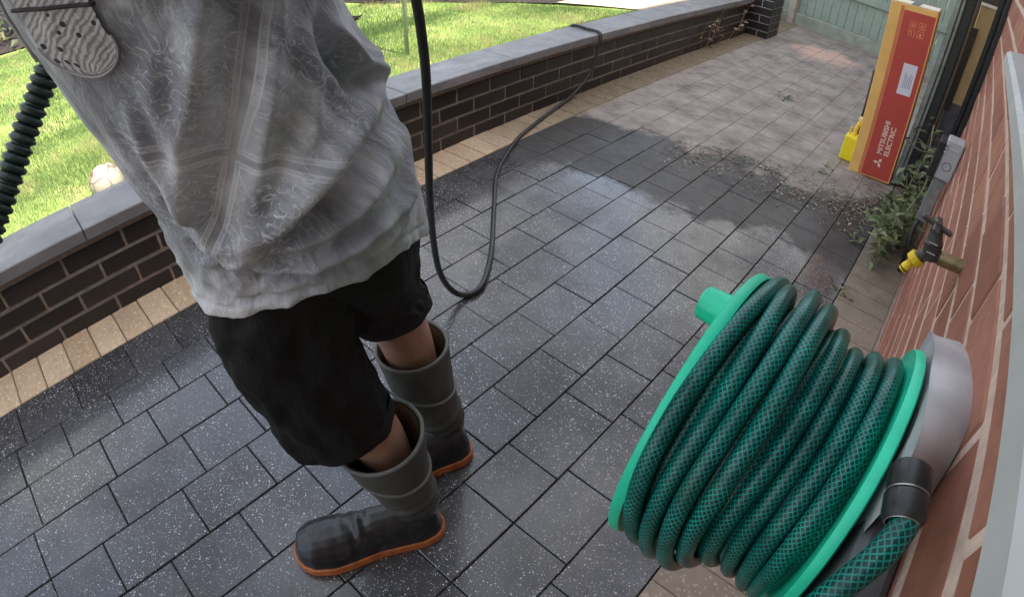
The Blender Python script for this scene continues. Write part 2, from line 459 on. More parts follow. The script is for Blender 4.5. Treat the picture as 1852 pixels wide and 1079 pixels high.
B = [blades(110000, -3.4, -2.13, -0.7, 4.2, 0.030, 0.0016), blades(110000, -6.5, -3.2, -1.0, 4.0, 0.035, 0.0028)]
V = np.concatenate([b[0] for b in B]); TN = np.concatenate([b[1] for b in B])
tag(fast_mesh('grass', V, 3, M_GRASS, tone=TN), kind='stuff')

# bed, pale path and ground beyond the lawn
mb = MB(); mb.add([(-7.2, -1, ZL+.012), (-12, -1, ZL+.012), (-12, 9, ZL+.012), (-3.0, 9, ZL+.012), (-2.95, 3.85, ZL+.012), (-3.45, 3.35, ZL+.012), (-3.95, 2.92, ZL+.012), (-5.1, 2.3, ZL+.012), (-6.4, 1.0, ZL+.012)], [list(range(9))[::-1]])
tag(mb.build('soil_bed', M_SOIL), kind='structure')
mb = MB(); mb.add([(-3.0, 8.9, ZL+.016), (-2.96, 3.86, ZL+.016), (-2.4, 4.25, ZL+.016), (-2.13, 4.9, ZL+.016), (-2.13, 8.9, ZL+.016)], [[0, 1, 2, 3, 4]])
tag(mb.build('path', M_SAND), kind='structure')

# ------------------------------------------------------------------ garden wall
XG = -1.924
gw = empty('garden_wall', (XG, 2.0, 0), 'low dark brick garden wall with smooth grey slate coping between lawn and paving', 'wall')
def brickwork(name, parent, x_face, depth, y0, y1, zs, hgt, pitch, phase0, mat, proud=0.0, joint=0.01, skip=None, ch=0.003, jit=0.0015, sgn=1):
    m = MB()
    for k, z in enumerate(zs):
        ph = phase0 + (0.5 * pitch if k % 2 else 0.0)
        n0 = math.floor((y0 - ph) / pitch) - 1
        y = ph + n0 * pitch
        while y < y1:
            a, b = max(y + joint/2, y0), min(y + pitch - joint/2, y1)
            y += pitch
            if b - a < 0.012: continue
            if skip and skip(a, b, z): continue
            m.t = random.random()
            d = random.uniform(-jit, jit)
            xa, xb = (x_face - depth, x_face + d) if sgn > 0 else (x_face + d, x_face + depth)
            m.box((xa, a, z), (xb, b, z + hgt), ch)
    return m.build(name, mat, parent, tone=True)
GZ = [-.006, .069, .144, .219]
brickwork('brickwork', gw, XG, 0.095, -3.0, 5.52, [z + .0 for z in GZ], .065, .2275, -.148, M_BLUEBRICK)
mb = MB(); mb.box((XG - .18, -2.99, -.05), (XG - .004, 5.53, .3145)); mb.build('mortar', M_MORTAR, gw)
cy = [-3.0, -2.03, -1.4, -.62, .075, .77, 1.46, 2.15, 2.84, 3.53, 4.22, 4.91, 5.515]
for a, b in zip(cy, cy[1:]):
    mb = MB(); dz = random.uniform(-.001, .001)
    mb.box((-2.125, a + .0015, .315 + dz), (-1.893, b - .0015, .362 + dz), .004)
    mb.build('coping_stone', M_SLATE, gw)
# brick pier
pr = empty('brick_pier', (-1.88, 5.68, 0), 'square dark brick pier at the far end of the garden wall', 'pier')
mb = MB()
for k in range(6):
    z = -.006 + .075 * k
    A0, A1, B0, B1 = -2.04, -1.71, 5.525, 5.855
    for (a, b, c, d) in (((A0, A0+.215, B0, B0+.1025), (A0+.225, A1, B0, B0+.1025), (A1-.1025, A1, B0+.1125, B1-.1125), (A0, A0+.1025, B0+.1125, B1-.1125), (A0, A0+.1025, B1-.1025, B1), (A0+.1125, A1, B1-.1025, B1)) if k % 2 == 0 else
                         ((A0, A0+.1025, B0, B0+.1025), (A0+.1125, A1, B0, B0+.1025), (A1-.1025, A1, B0+.1125, B1-.1125), (A0, A0+.1025, B0+.1125, B1-.1125), (A0, A0+.215, B1-.1025, B1), (A0+.225, A1, B1-.1025, B1))):
        mb.t = random.random(); mb.box((a, c, z), (b, d, z+.065), .004)
mb.build('brickwork', M_BLUEBRICK, pr, tone=True)
mb = MB(); mb.box((-2.03, 5.535, -.05), (-1.72, 5.845, .436)); mb.build('mortar', simple('white_mortar', (0.5, 0.45, 0.42), .9), pr)
mb = MB(); mb.box((-2.06, 5.505, .437), (-1.69, 5.875, .475), .005); mb.build('cap', M_SLATE, pr)

# ------------------------------------------------------------------ house wall
XH = .142
hw = empty('house_wall', (XH, 1.5, 0), 'red brick house wall with pinkish mortar and a pale window sill, right side', 'wall')
P = .0905; HZ0 = .937 - P*11 + .007   # bed joints at .937, .8465 ...
zs = [HZ0 + P*k for k in range(0, 34)]
WZ = 1.062
def hskip(a, b, z): return b < 1.70 and z + .05 > 1.03
brickwork('brickwork', hw, XH, .10, -2.6, 3.06, zs, P - .0115, .276, .967, M_REDBRICK, joint=.012, skip=hskip, ch=.004, jit=.0018, sgn=-1)
mb = MB()
mb.box((XH + .002, -2.6, -.05), (XH + .3, 3.055, 1.032)); mb.box((XH + .002, 1.705, 1.032), (XH + .3, 3.055, 3.1)); mb.box((XH + .002, -2.6, 2.35), (XH + .3, 1.705, 3.1))
mb.build('mortar', M_PINKMORTAR, hw)
M_SILL = simple('pale_grey_sill', (0.42, 0.42, 0.41), .45, var=.08, scale=12, bump=.1)
M_UPVC = simple('white_window_plastic', (0.7, 0.7, 0.7), .35, var=.03, bump=0)
mb = MB()
prof = [(.098, 1.055), (.100, 1.074), (.108, 1.080), (.30, 1.104), (.30, 1.055)]
ysl = [-2.4, .15, 1.58]
mb.grid([[(x, yy, z - (.019 if yy > 1 else 0)) for x, z in prof] for yy in ysl], True, True, True)
mb.build('window_sill', M_SILL, hw, auto=25)
win = MB(); win.box((.25, -2.4, 1.106), (.31, 1.70, 1.16), .004); win.box((.25, 1.62, 1.16), (.31, 1.70, 2.35), .004); win.box((.25, -2.4, 2.28), (.31, 1.62, 2.35), .004)
win.box((.25, -.2, 1.16), (.31, -.13, 2.28), .004)
wf = win.build('window', M_UPVC, hw)
g = NT('window_glass'); g.set('Base Color', (0.02, 0.025, 0.03)); g.set('Roughness', .04); g.set('Specular IOR Level', .8)
gl = MB(); gl.box((.275, -2.4, 1.161), (.285, 1.619, 2.279)); gl.build('pane', g.m, wf)
# rest of the house: upper part, and unseen rear block enlarged for its shadow
M_ROOF = simple('roof_tile', (0.14, 0.08, 0.06), .85, var=.3, scale=10, bump=.5)
mb = MB(); mb.box((.02, -3.0, 3.101), (5.0, 3.4, 3.18), .01); mb.build('roof', M_ROOF, hw)
mb = MB(); mb.box((.445, 3.45, -.05), (5.0, 9.0, 3.95), .004); mb.box((.446, -2.6, -.05), (5.0, 3.449, 3.099))
tag(mb.build('house_shade_block', M_REDBRICK, tone=True), 'plain red brick rear block of the house, unseen, extended and raised to shade the far paving', 'building')
mb = MB(); mb.box((.75, 9.8, -.05), (5.0, 14.5, 3.2), .02)
tag(mb.build('neighbouring_house', M_REDBRICK, tone=True), 'red brick house beyond the green fence', 'building')

# ------------------------------------------------------------------ fence
def fence_line(p0, p1, label, posts, zt=1.75, grav=True, seed=0):
    rnd = random.Random(seed)
    a = Vector((*p0, 0)); b = Vector((*p1, 0)); L = (b - a).length; ang = math.atan2(b.y-a.y, b.x-a.x)
    root = empty('fence', p0 + (0,), label, 'fence', 'green board fence panels along the back')
    M = Matrix.Translation(a) @ Matrix.Rotation(ang, 4, 'Z')
    m = MB(); n = int(L / .098)
    for k in range(n):
        x = L * k / n; m.t = rnd.random()
        m.box((x + .003, .012 + rnd.uniform(-.002, .002), .13), (x + L/n - .003, .028, zt), .003, M)
    m.build('boards', M_FENCE, root)
    m = MB(); m.box((0, -.018, .455), (L, .010, .53), .005, M); m.build('rail', M_FENCE, root)
    m = MB(); m.box((0, -.018, 1.35), (L, .010, 1.43), .005, M); m.build('rail', M_FENCE, root)
    m = MB(); m.box((0, -.02, -.02), (L, .034, .128), .006, M); m.build('gravel_board', simple('mossy_gravel_board', (0.33, 0.36, 0.30), .8, var=.2, scale=9), root)
    for x in posts:
        m = MB(); m.box((x - .045, -.055, -.02), (x + .045, .05, zt + .05), .008, M); m.build('post', M_CONC, root)
    return root
fence_line((-1.80, 6.74), (.60, 6.10), 'green board fence panel with cream post and rail at the end of the paving', [-.045], seed=1)
fence_line((-1.895, 6.76), (-3.55, 7.2), 'green board fence panel left of the brick pier behind the pale path', [1.70], seed=2)
fence_line((-3.65, 7.22), (-7.5, 8.2), 'long green board fence panel behind the shrub bed', [3.85], seed=3)

# ------------------------------------------------------------------ plants
def leaf_faces(c, d, up, L, W, fold=.3):
    """pointed leaf from 4 tris, returns 12 verts"""
    s = d.cross(up).normalized(); u = s.cross(d).normalized()
    b = c; t = c + d*L - u*L*.15; m1 = c + d*L*.42 + s*W + u*W*fold; m2 = c + d*L*.42 - s*W + u*W*fold; mm = c + d*L*.45
    return [b, m1, mm, m1, t, mm, b, mm, m2, mm, t, m2]
def leaves(name, centers, L, W, mat, parent, tone_fn=None, updir=None, rnd=random):
    V = []; T = []
    for c in centers:
        c = Vector(c); a = rnd.uniform(0, 2*math.pi); e = rnd.uniform(-.5, .7)
        d = Vector((math.cos(a)*math.cos(e), math.sin(a)*math.cos(e), math.sin(e)))
        up = Vector((rnd.uniform(-.5, .5), rnd.uniform(-.5, .5), 1))
        k = rnd.uniform(.6, 1.25)
        V += leaf_faces(c, d, up, L*k, W*k); t = rnd.random()**1.3; T += [t]*4
    return fast_mesh(name, np.array([tuple(v) for v in V]), 3, mat, parent, tone=np.array(T))
def shrub(x, y, r, h, label, n=900, mat=None, L=.06, seed=0):
    rnd = random.Random(seed)
    root = empty('shrub', (x, y, ZL), label, 'shrub', 'shrubs in the bed behind the lawn')
    tips = [(x + rnd.uniform(-r, r)*.8, y + rnd.uniform(-r, r)*.8, ZL + h*rnd.uniform(.5, 1)) for _ in range(14)]
    m = MB()
    for t in tips:
        m.tube(catmull([(x + rnd.uniform(-.05, .05), y + rnd.uniform(-.05, .05), ZL - .02), ((x+t[0])/2, (y+t[1])/2, ZL + (t[2]-ZL)*.6), t], 4), lambda q: .012*(1-q) + .003, 5)
    m.build('stem', M_STEM, root)
    C = []
    while len(C) < n:
        t = rnd.choice(tips); k = rnd.uniform(.25, 1.05)
        C.append((x + (t[0]-x)*k + rnd.gauss(0, r*.18), y + (t[1]-y)*k + rnd.gauss(0, r*.18), max(ZL + .01, ZL + (t[2]-ZL)*k + rnd.gauss(0, .05))))
    leaves('foliage', C, L, L*.3, mat or M_DARKLEAF, root, rnd=rnd)
    return root
shrub(-4.25, 3.2, .42, .5, 'low dark twiggy shrub at the lawn edge left of the black hose', 1300, seed=1)
shrub(-3.72, 3.5, .40, .45, 'low reddish brown twiggy shrub at the lawn edge right of the black hose', 1200, seed=2)
shrub(-5.2, 3.0, .5, .8, 'dark leafy shrub at the left end of the bed behind the person', 1300, seed=3)
shrub(-3.25, 4.2, .28, .35, 'small dark shrub beside the pale path', 500, seed=4)
# dark hedge far left
hd = empty('hedge', (-7.6, 1.2, ZL), 'tall dark hedge in deep shade beyond the left end of the lawn', 'hedge')
C = [(-7.5 + random.gauss(0, .3) - .2*random.random(), random.uniform(-2.2, 3.2), ZL + random.uniform(0, 2.2)) for _ in range(7000)]
leaves('foliage', C, .10, .035, M_DARKLEAF, hd)
m = MB()
for k in range(12): m.tube([(-7.7, -2 + .45*k, ZL - .03), (-7.65, -2 + .45*k + random.uniform(-.1, .1), ZL + 1.9)], lambda q: .03*(1-q)+.006, 6)
m.build('trunk', M_STEM, hd)

# creeper debris on garden wall near the pier
rnd = random.Random(5)
cr = empty('wall_weed', (-1.90, 4.9, .1), 'dry straggly weed clinging to the garden wall beside the pier', 'weed')
m = MB(); C = []
for k in range(6):
    y = rnd.uniform(4.5, 5.4); pts = [(-1.915, y, 0)]
    for q in range(3): pts.append((-1.90 + rnd.uniform(-.01, .03), pts[-1][1] + rnd.uniform(-.1, .1), .1*(q+1)*rnd.uniform(.6, 1)))
    m.tube(catmull(pts, 3), .002, 5); C += [(p[0]+.01, p[1]+rnd.uniform(-.03,.03), p[2]) for p in pts for _ in range(3)]
m.build('stem', simple('dry_stem', (0.3, 0.22, 0.14), .8), cr)
M_DRY = m_leafy('dry_leaf', (0.10, 0.075, 0.05), (0.42, 0.33, 0.22), .8, .1, (0.5, 0.42, 0.3))
leaves('leaves', C, .05, .016, M_DRY, cr, rnd=rnd)

# weed by the downpipe
rnd = random.Random(11)
wp = empty('climbing_weed', (.04, 2.25, 0), 'green leafy climbing weed at the foot of the house wall under the grey box', 'weed')
m = MB(); C = []
stems = []
for k in range(19):
    x0, y0 = rnd.uniform(-.03, .12), rnd.uniform(2.26, 2.9)
    tip = (x0 + rnd.uniform(-.09, .02), y0 + rnd.uniform(-.15, .12), rnd.uniform(.08, .30))
    stems.append([(x0, y0, 0), ((x0+tip[0])/2 + rnd.uniform(-.02, .02), (y0+tip[1])/2, tip[2]*.6), tip])
stems.append([(.02, 2.75, 0), (.0, 2.77, .2), (.02, 2.82, .36), (-.0, 2.87, .48)])
stems.append([(.05, 2.5, 0), (.03, 2.45, .18), (.06, 2.5, .32), (.04, 2.6, .46)])
for st in stems:
    cc = catmull(st, 6); m.tube(cc, .0032, 6)
    for p in cc[2:]:
        for _ in range(3 if st[0][1] < 2.45 else 2): C.append((p.x + rnd.gauss(0, .018), p.y + rnd.gauss(0, .022), max(.005, p.z + rnd.gauss(0, .015))))
m.build('stem', simple('weed_stem', (0.26, 0.26, 0.15), .7), wp, smooth=True)
leaves('leaves', C, .055, .0145, M_LEAF, wp, rnd=rnd)
for (x, y, n, lab) in ((-.13, 2.42, 12, 'small pale weed tuft on the paving left of the climbing weed'), (-.065, 1.98, 9, 'tiny weed sprouting beside the grey strip'), (-1.0, 3.95, 14, 'small green weed growing in a far paving joint'), (-.42, 3.0, 10, 'thin pale weed in the silt before the cardboard box')):
    C = [(x + rnd.gauss(0, .02), y + rnd.gauss(0, .03), .004 + abs(rnd.gauss(0, .006))) for _ in range(n)]
    tag(leaves('weed_tuft', C, .05, .008, M_LEAF, None, rnd=rnd), lab, 'weed', 'weed tufts on the paving')

# leaf litter and grit
C = []; V = []; T = []
for k in range(3400):
    z = rnd.random()
    if z < .42:      # band where washing stopped
        x = -.12 - 1.05*rnd.random()**1.5; y = 2.80 + .22*x + rnd.gauss(0, .13)
    elif z < .75:    # foot of garden wall
        y = rnd.uniform(2.4, 5.5); x = -1.90 + abs(rnd.gauss(0, .11))
    elif z < .87:    # foot of fence
        x = rnd.uniform(-1.7, .2); y = 6.70 - (x + 1.8)*.267 - abs(rnd.gauss(0, .08)) - .03
    else:
        x = rnd.uniform(-1.6, 0); y = rnd.uniform(3.0, 6.2)
    if z > .97: x = -.2 + rnd.gauss(0, .07); y = 3.06 + rnd.gauss(0, .05)
    s_ = rnd.uniform(.002, .008) * (1.5 if rnd.random() < .1 else 1); a = rnd.uniform(0, 6.28); c = Vector((x, y, .004 + rnd.random()*.004))
    d = Vector((math.cos(a), math.sin(a), rnd.uniform(-.2, .4)))
    V += leaf_faces(c, d, Vector((rnd.uniform(-.3, .3), rnd.uniform(-.3, .3), 1)), s_*2.6, s_*rnd.uniform(.3, .8)); T += [rnd.random()]*4
tag(fast_mesh('leaf_litter', np.array([tuple(v) for v in V]), 3, M_DRY, tone=np.array(T)), kind='stuff')

# ================================================================== OBJECTS
# ------------------------------------------------------------------ hose reel on the house wall
def m_green():
    s = NT('bright_green_plastic'); c = s.coord()
    n = s.noise(c, 14, 6, .7)
    s.set('Base Color', s.mix(s.ramp(n, [(0.45, 0.0), (0.8, 0.5)]), s.ramp(s.noise(c, 4), [(0.3, (0.012, 0.62, 0.36)), (0.7, (0.02, 0.72, 0.43))]), (0.02, 0.22, 0.15)))
    dirt = s.ramp(s.noise(s.vmul(c, (1, 1, .3)), 60, 6, .8), [(0.62, 0.0), (0.72, 0.7)])
    bc_ = s.b.inputs['Base Color'].links[0].from_socket; s.set('Base Color', s.mix(dirt, bc_, (0.02, 0.13, 0.09)))
    s.set('Roughness', .42); s.bump(s.noise(c, 90, 4), .15, .001); return s.m
M_GREEN = m_green()
def m_hose():
    s = NT('braided_green_hose'); uv = s.n('ShaderNodeTexCoord').outputs['UV']; p = s.sep(uv)
    c = s.coord()
    def fam(sg):
        a = s.math('ADD', s.math('MULTIPLY', p[0], 10.0 * sg), s.math('MULTIPLY', p[1], 155.0))
        f = s.math('FRACT', a); d = s.math('ABSOLUTE', s.math('SUBTRACT', f, .5))
        return s.ramp(d, [(0.0, 1.0), (0.10, 0.75), (0.17, 0.0)])
    grid = s.math('MAXIMUM', fam(1), fam(-1))
    dirt = s.ramp(s.noise(c, 16, 6, .7), [(0.42, 0.0), (0.72, 0.75)])
    cell = s.mix(s.ramp(s.noise(c, 9), [(0.3, 0.0), (0.7, 1.0)]), (0.0, 0.020, 0.021), (0.0, 0.055, 0.047))
    line = s.mix(s.ramp(s.noise(c, 22), [(0.3, 0.0), (0.7, 1.0)]), (0.004, 0.20, 0.165), (0.025, 0.46, 0.37))
    col = s.mix(s.math('MULTIPLY', grid, s.ramp(s.noise(c, 30, 5, .7), [(.3, .35), (.65, .95)])), cell, line)
    col = s.mix(s.math('MULTIPLY', dirt, .5), col, (0.012, 0.032, 0.026))
    cs = s.n('ShaderNodeSeparateColor'); s.l(s.vor(c, 90, 'Color'), cs.inputs[0])
    sp = s.math('MULTIPLY', s.math('GREATER_THAN', cs.outputs[0], .965), s.math('LESS_THAN', s.vor(c, 90), .13))
    col = s.mix(sp, col, (.5, .48, .42))
    s.set('Base Color', col); s.set('Roughness', .30); s.set('Specular IOR Level', .38)
    s.bump(grid, .12, .0006); return s.m
M_HOSE = m_hose()
M_BLACKP = simple('black_plastic', (0.018, 0.02, 0.021), .45, var=.3, scale=30, bump=.2)
M_GREYP = simple('grey_moulded_plastic', (0.46, 0.46, 0.48), .5, var=.18, scale=14, bump=.15)
M_DARKGREYP = simple('dark_grey_plastic', (0.10, 0.105, 0.11), .55, var=.2, scale=20, bump=.15)
rl = empty('hose_reel', (XH, .461, .7265), 'wall mounted hose reel with bright green side discs and a grey bracket', 'hose reel')
YC, ZC = .4605, .7255
def disc(x0, x1, Rr, inner, parent):
    m = MB(); seg = 96
    # rim flange, web and outer lip as one turned profile (axis x)
    s_ = 1 if x1 > x0 else -1
    prof = [(.03, x0), (Rr - .022, x0), (Rr - .010, x0 + .001*s_), (Rr - .002, x0 - .002*s_), (Rr, x0 + .002*s_), (Rr, x1 - .002*s_), (Rr - .003, x1), (Rr - .008, x1), (Rr - .012, x1 - .006*s_), (Rr - .026, x0 + .004*s_), (.03, x0 + .004*s_)]
    rows = []
    for r_, h in prof:
        rows.append([(h, YC + r_*math.cos(2*math.pi*j/seg), ZC + r_*math.sin(2*math.pi*j/seg) + .036*(h + .1)) for j in range(seg)])
    m.grid(rows, True, False, False)
    for k in range(8):      # moulded ribs
        a = 2*math.pi*k/8; M = Matrix.Translation((0, YC, ZC)) @ Matrix.Rotation(a, 4, 'X')
        m.box((min(x0 + .003*s_, x0+.012*s_), .035, -.004), (max(x0 + .003*s_, x0+.012*s_), Rr - .024, .004), .001, M)
    o = m.build('side_disc', M_GREEN, parent, auto=40); return o
disc(-.098, -.109, .1725, -1, rl)
disc(.0815, .0915, .1715, 1, rl)
m = MB(); m.lathe([(.07, -.098), (.07, .082)], (0, YC, ZC), 'x', 40); m.build('drum', M_BLACKP, rl, smooth=False)
m = MB()
kc = (0, .467, .852)
kc = (0, .500, .838)
prof = [(.0, -.150), (.0165, -.150), (.0195, -.147), (.0205, -.130), (.0210, -.118), (.0215, -.112), (.0, -.112)]
seg = 36; rows = []
for r_, h in prof:
    rows.append([(h, kc[1] + (r_ - (.0012 if j % 6 == 0 and r_ > .017 else 0))*math.cos(2*math.pi*j/seg), kc[2] + (r_ - (.0012 if j % 6 == 0 and r_ > .017 else 0))*math.sin(2*math.pi*j/seg)) for j in range(seg)])
m.grid(rows, True, True, True, flip=False); m.build('handle_knob', M_GREEN, rl, auto=35)
# bracket: pale grey sloping shoulder against the wall and a dark body below
def interp(pl, n):
    return catmull(pl, n)
A = [(.1415, .83, .72), (.1415, .68, .832), (.1415, .55, .888), (.1415, .449, .907), (.1415, .414, .889), (.1415, .385, .85)]
Bp = [(.098, .66, .84), (.097, .56, .885), (.097, .50, .895), (.095, .43, .918), (.096, .365, .920), (.100, .335, .885)]
A_ = catmull(A, 4); B_ = catmull(Bp, 4); rows = []
for t in (0, .12, .3, .5, .7, .88, 1):
    rows.append([tuple(Vector(a).lerp(Vector(b), t) + Vector((-.001, 0, .003)) * math.sin(math.pi*t)) for a, b in zip(A_, B_)])
m = MB(); m.grid(rows, flip=True)
lower = [tuple(Vector(b) + Vector((.004, 0, -.12))) for b in B_]
m.grid([rows[-1], [tuple(Vector(b) + Vector((.001, 0, -.004))) for b in B_], lower], flip=True)
m.grid([[tuple(Vector(a)+Vector((0,0,-.13))) for a in A_], rows[0]], flip=True)
m.build('wall_bracket', M_GREYP, rl, auto=50)
m = MB()
for q in (((.560, .872), (.0013)),): pass
m.box((.100, .26, .60), (.1405, .62, .845), .008); m.build('bracket_body', M_DARKGREYP, rl, auto=30)
m = MB(); m.lathe([(.0, .0), (.030, .0), (.034, .004), (.034, .012), (.0, .014)], (.094, .430, .865), 'x', 40); m.build('swivel_boss', M_BLACKP, rl, auto=35)
m = MB()
m.tube([(.118, .42, .83), (.110, .36, .90), (.098, .325, .932)], .013, 20)
m.build('inlet_elbow', M_BLACKP, rl, smooth=True)
for a in (.9, 2.0):
    pass
# collar nut
dirc = (Vector((.1035, .276, .924)) - Vector((.093, .325, .934))).normalized()
Mx = Matrix.Translation((.096, .318, .933)) @ dirc.to_track_quat('Z', 'Y').to_matrix().to_4x4()
m = MB(); seg = 48; rows = []
for r_, h in [(.0, -.012), (.0135, -.012), (.0160, -.009), (.0160, .008), (.0150, .0095), (.0150, .012), (.0165, .014), (.0160, .028), (.0140, .032), (.0125, .034), (.0115, .028)]:
    rows.append([Mx @ Vector(((r_ - (.0007 if (j % 4 == 0 and .0 < h < .03) else 0))*math.cos(2*math.pi*j/seg), r_*math.sin(2*math.pi*j/seg), h)) for j in range(seg)])
m.grid(rows, True, True, True); m.build('connector_nut', M_BLACKP, rl, auto=40)
m = MB()
for h, r_ in ((.0108, .0153), (.0335, .0122)):
    m.tube([Mx @ Vector((r_*math.cos(a), r_*math.sin(a), h)) for a in np.linspace(0, 2*math.pi, 33)], .0007, 6, False)
m.build('clamp_ring', simple('dull_steel', (.45, .45, .43), .35, metal=.9), rl, smooth=True)

# the hose wound on the reel
gh = empty('garden_hose', (-.02, .461, .727), 'green braided garden hose wound in thick coils on the wall reel', 'hose')
turns = [(-.0880, .1680), (-.0672, .1640), (-.0440, .1690), (-.0190, .1665), (.0045, .1470), (.0262, .1355), (.0470, .1400), (.0672, .1440)]
HR = .0096
def coil(tl, ph=0.0, wob=.003, seed=0, yo=0, zo=0):
    rnd = random.Random(seed); pts = []; N = 64
    amps = [(rnd.uniform(-wob, wob), rnd.uniform(0, 6.28)) for _ in tl]
    for k, (x, r_) in enumerate(tl):
        nx = tl[k+1] if k + 1 < len(tl) else (x + .008, r_)
        for j in range(N):
            t = j / N; b = max(0, (t - .72) / .28); b = b*b*(3 - 2*b)      # crossover happens low at the back
            th = math.radians(225) - 2*math.pi*t + ph
            th = math.radians(250) + 2*math.pi*t + ph
            rr = r_ + (nx[1] - r_)*b + amps[k][0]*math.sin(3*th + amps[k][1])*.5*math.sin(math.pi*t)
            xx = x + (nx[0] - x)*b + amps[k][0]*math.sin(2*th + amps[k][1])*.8*math.sin(math.pi*t)
            if len(tl) == 8 and tl[0][1] > .16 and k >= 3: xx -= (.0105, .0125, .0115, .010, .009)[min(4, k-3)]*max(0, -math.cos(th - .35))**2
            pts.append((xx, YC + yo + rr*math.cos(th), ZC + zo + .036*(xx + .1) + rr*math.sin(th)))
    return pts
m = MB(); m.tube(coil(turns, 0, .0075, 2), HR, 20); m.build('outer_coils', M_HOSE, gh, smooth=True)
inner = [(-.080, .146), (-.057, .143), (-.032, .147), (-.008, .140), (.014, .128), (.036, .119), (.057, .121), (.072, .128)]
m = MB(); m.tube(coil(inner, .5, .005, 5), HR, 16); m.build('inner_coils', M_HOSE, gh, smooth=True)
inner2 = [(-.085, .124), (-.063, .122), (-.04, .122), (-.018, .118), (.005, .108), (.027, .099), (.049, .1), (.07, .1)]
m = MB(); m.tube(coil(inner2, .2, .005, 8), HR, 12); m.build('core_coils', M_HOSE, gh, smooth=True)
feed = catmull([(.0965, .310, .931), (.1030, .293, .930), (.1035, .279, .925), (.099, .261, .915), (.091, .243, .899), (.083, .223, .872), (.079, .205, .83), (.080, .185, .74), (.085, .17, .6), (.09, .20, .40), (.10, .30, .25), (.10, .5, .15)], 10)
fh = MB(); fh.tube(feed, .0105, 24)
tag(fh.build('supply_hose', M_HOSE, None, smooth=True), 'green braided supply hose running down the brick wall from the black connector', 'hose')

# ------------------------------------------------------------------ tap
M_BRASS = simple('old_brass', (0.30, 0.24, 0.13), .38, metal=.85, var=.3, scale=60, bump=.2)
M_YEL = simple('yellow_plastic', (0.85, 0.58, 0.02), .4, var=.08, scale=40, bump=.05)
M_TAPG = simple('weathered_dark_tap', (0.075, 0.07, 0.062), .5, metal=.25, var=.4, scale=70, bump=.3)
tp = empty('garden_tap', (XH, 1.0, .78), 'outdoor tap with brass stem, dark body and yellow hose connector on the brick wall', 'tap')
def turned(name, p0, p1, prof, mat, parent, seg=28, notch=0, nd=.0008):
    d = (Vector(p1) - Vector(p0)); L = d.length; M = Matrix.Translation(p0) @ d.normalized().to_track_quat('Z', 'Y').to_matrix().to_4x4()
    m = MB(); rows = []
    for r_, t in prof:
        rows.append([M @ Vector(((r_ - (nd if notch and j % notch == 0 and r_ > .003 else 0))*math.cos(2*math.pi*j/seg), (r_ - (nd if notch and j % notch == 0 and r_ > .003 else 0))*math.sin(2*math.pi*j/seg), t*L)) for j in range(seg)])
    m.grid(rows, True, True, True); return m.build(name, mat, parent, auto=38)
turned('brass_stem', (.144, 1.0, .773), (.098, 1.0, .769), [(.019, 0), (.019, .05), (.0135, .08), (.0135, .97), (.012, 1)], M_BRASS, tp)
turned('tap_body', (.108, 1.0, .771), (.068, 1.0, .768), [(.010, 0), (.0115, .15), (.0135, .5), (.014, .8), (.010, 1)], M_TAPG, tp)
turned('tap_bonnet', (.0845, 1.0, .760), (.073, 1.0, .818), [(.015, 0), (.0165, .1), (.0165, .42), (.0175, .45), (.0175, .55), (.0145, .6), (.0125, .85), (.0095, .95), (.007, 1)], M_TAPG, tp, 24, 6, .0012)
m = MB()
Mh = Matrix.Translation((.071, 1.0, .822)) @ Matrix.Rotation(R(10), 4, 'Y')
m.box((-.030, -.006, -.004), (.030, .006, .004), .002, Mh); m.box((-.007, -.007, -.014), (.007, .007, .008), .002, Mh)
m.box((-.007, -.032, -.003), (.007, .032, .004), .002, Mh)
m.build('tap_handle', M_TAPG, tp, auto=40)
for k in (.30, .62):
    c0 = Vector((.0845, 1.0, .760)).lerp(Vector((.073, 1.0, .818)), k); mm = MB()
    mm.box((c0.x - .008, c0.y - .0185, c0.z - .001), (c0.x + .008, c0.y - .0165, c0.z + .001), .0004)
    mm.build('bonnet_mark', simple('pale_mark', (.5, .5, .46), .5), tp)
turned('spout', (.080, 1.0, .771), (.063, .997, .750), [(.012, 0), (.012, .6), (.0105, 1)], M_TAPG, tp)
hc = turned('hose_connector', (.0665, .998, .755), (.0560, .995, .734), [(.0125, 0), (.0165, .02), (.0165, .55), (.0150, .62), (.0085, .72), (.0080, 1)], M_YEL, tp, 36, 3, .0008)
turned('connector_nose', (.0560, .995, .735), (.0495, .993, .720), [(.0072, 0), (.0088, .2), (.0088, .7), (.0078, .72), (.0078, .8), (.0088, .82), (.0084, 1)], M_YEL, tp)
turned('washer', (.0520, .9935, .7255), (.0512, .9932, .7235), [(.0090, 0), (.0090, 1)], M_BLACKP, tp)

# ------------------------------------------------------------------ weatherproof switch box and trunking
jb = empty('junction_box', (XH, 2.40, .42), 'grey weatherproof electrical box with black cover on the brick wall above the weed', 'electrical box')
m = MB(); m.box((.070, 2.36, .425), (.1405, 2.44, .590), .006); m.build('box_body', simple('light_grey_plastic', (.40, .42, .44), .4, var=.05), jb, auto=30)
m = MB(); m.box((.044, 2.35, .425), (.0695, 2.45, .575), .004); m.build('box_cover', M_BLACKP, jb, auto=30)
m = MB()
for k in range(3): m.box((.068 + .003, 2.354, .535 + .016*k), (.080, 2.3595, .542 + .016*k), .001)
m.box((.085, 2.356, .555), (.125, 2.3595, .558)); m.build('hinge_clip', simple('pale_clip', (.55, .57, .6), .4), jb)
m = MB(); m.tube([(.104 + .017*math.cos(a), 2.3592, .485 + .017*math.sin(a)) for a in np.linspace(0, 2*math.pi, 25)], .0012, 6, False)
m.build('knockout_ring', M_DARKGREYP, jb, smooth=True)
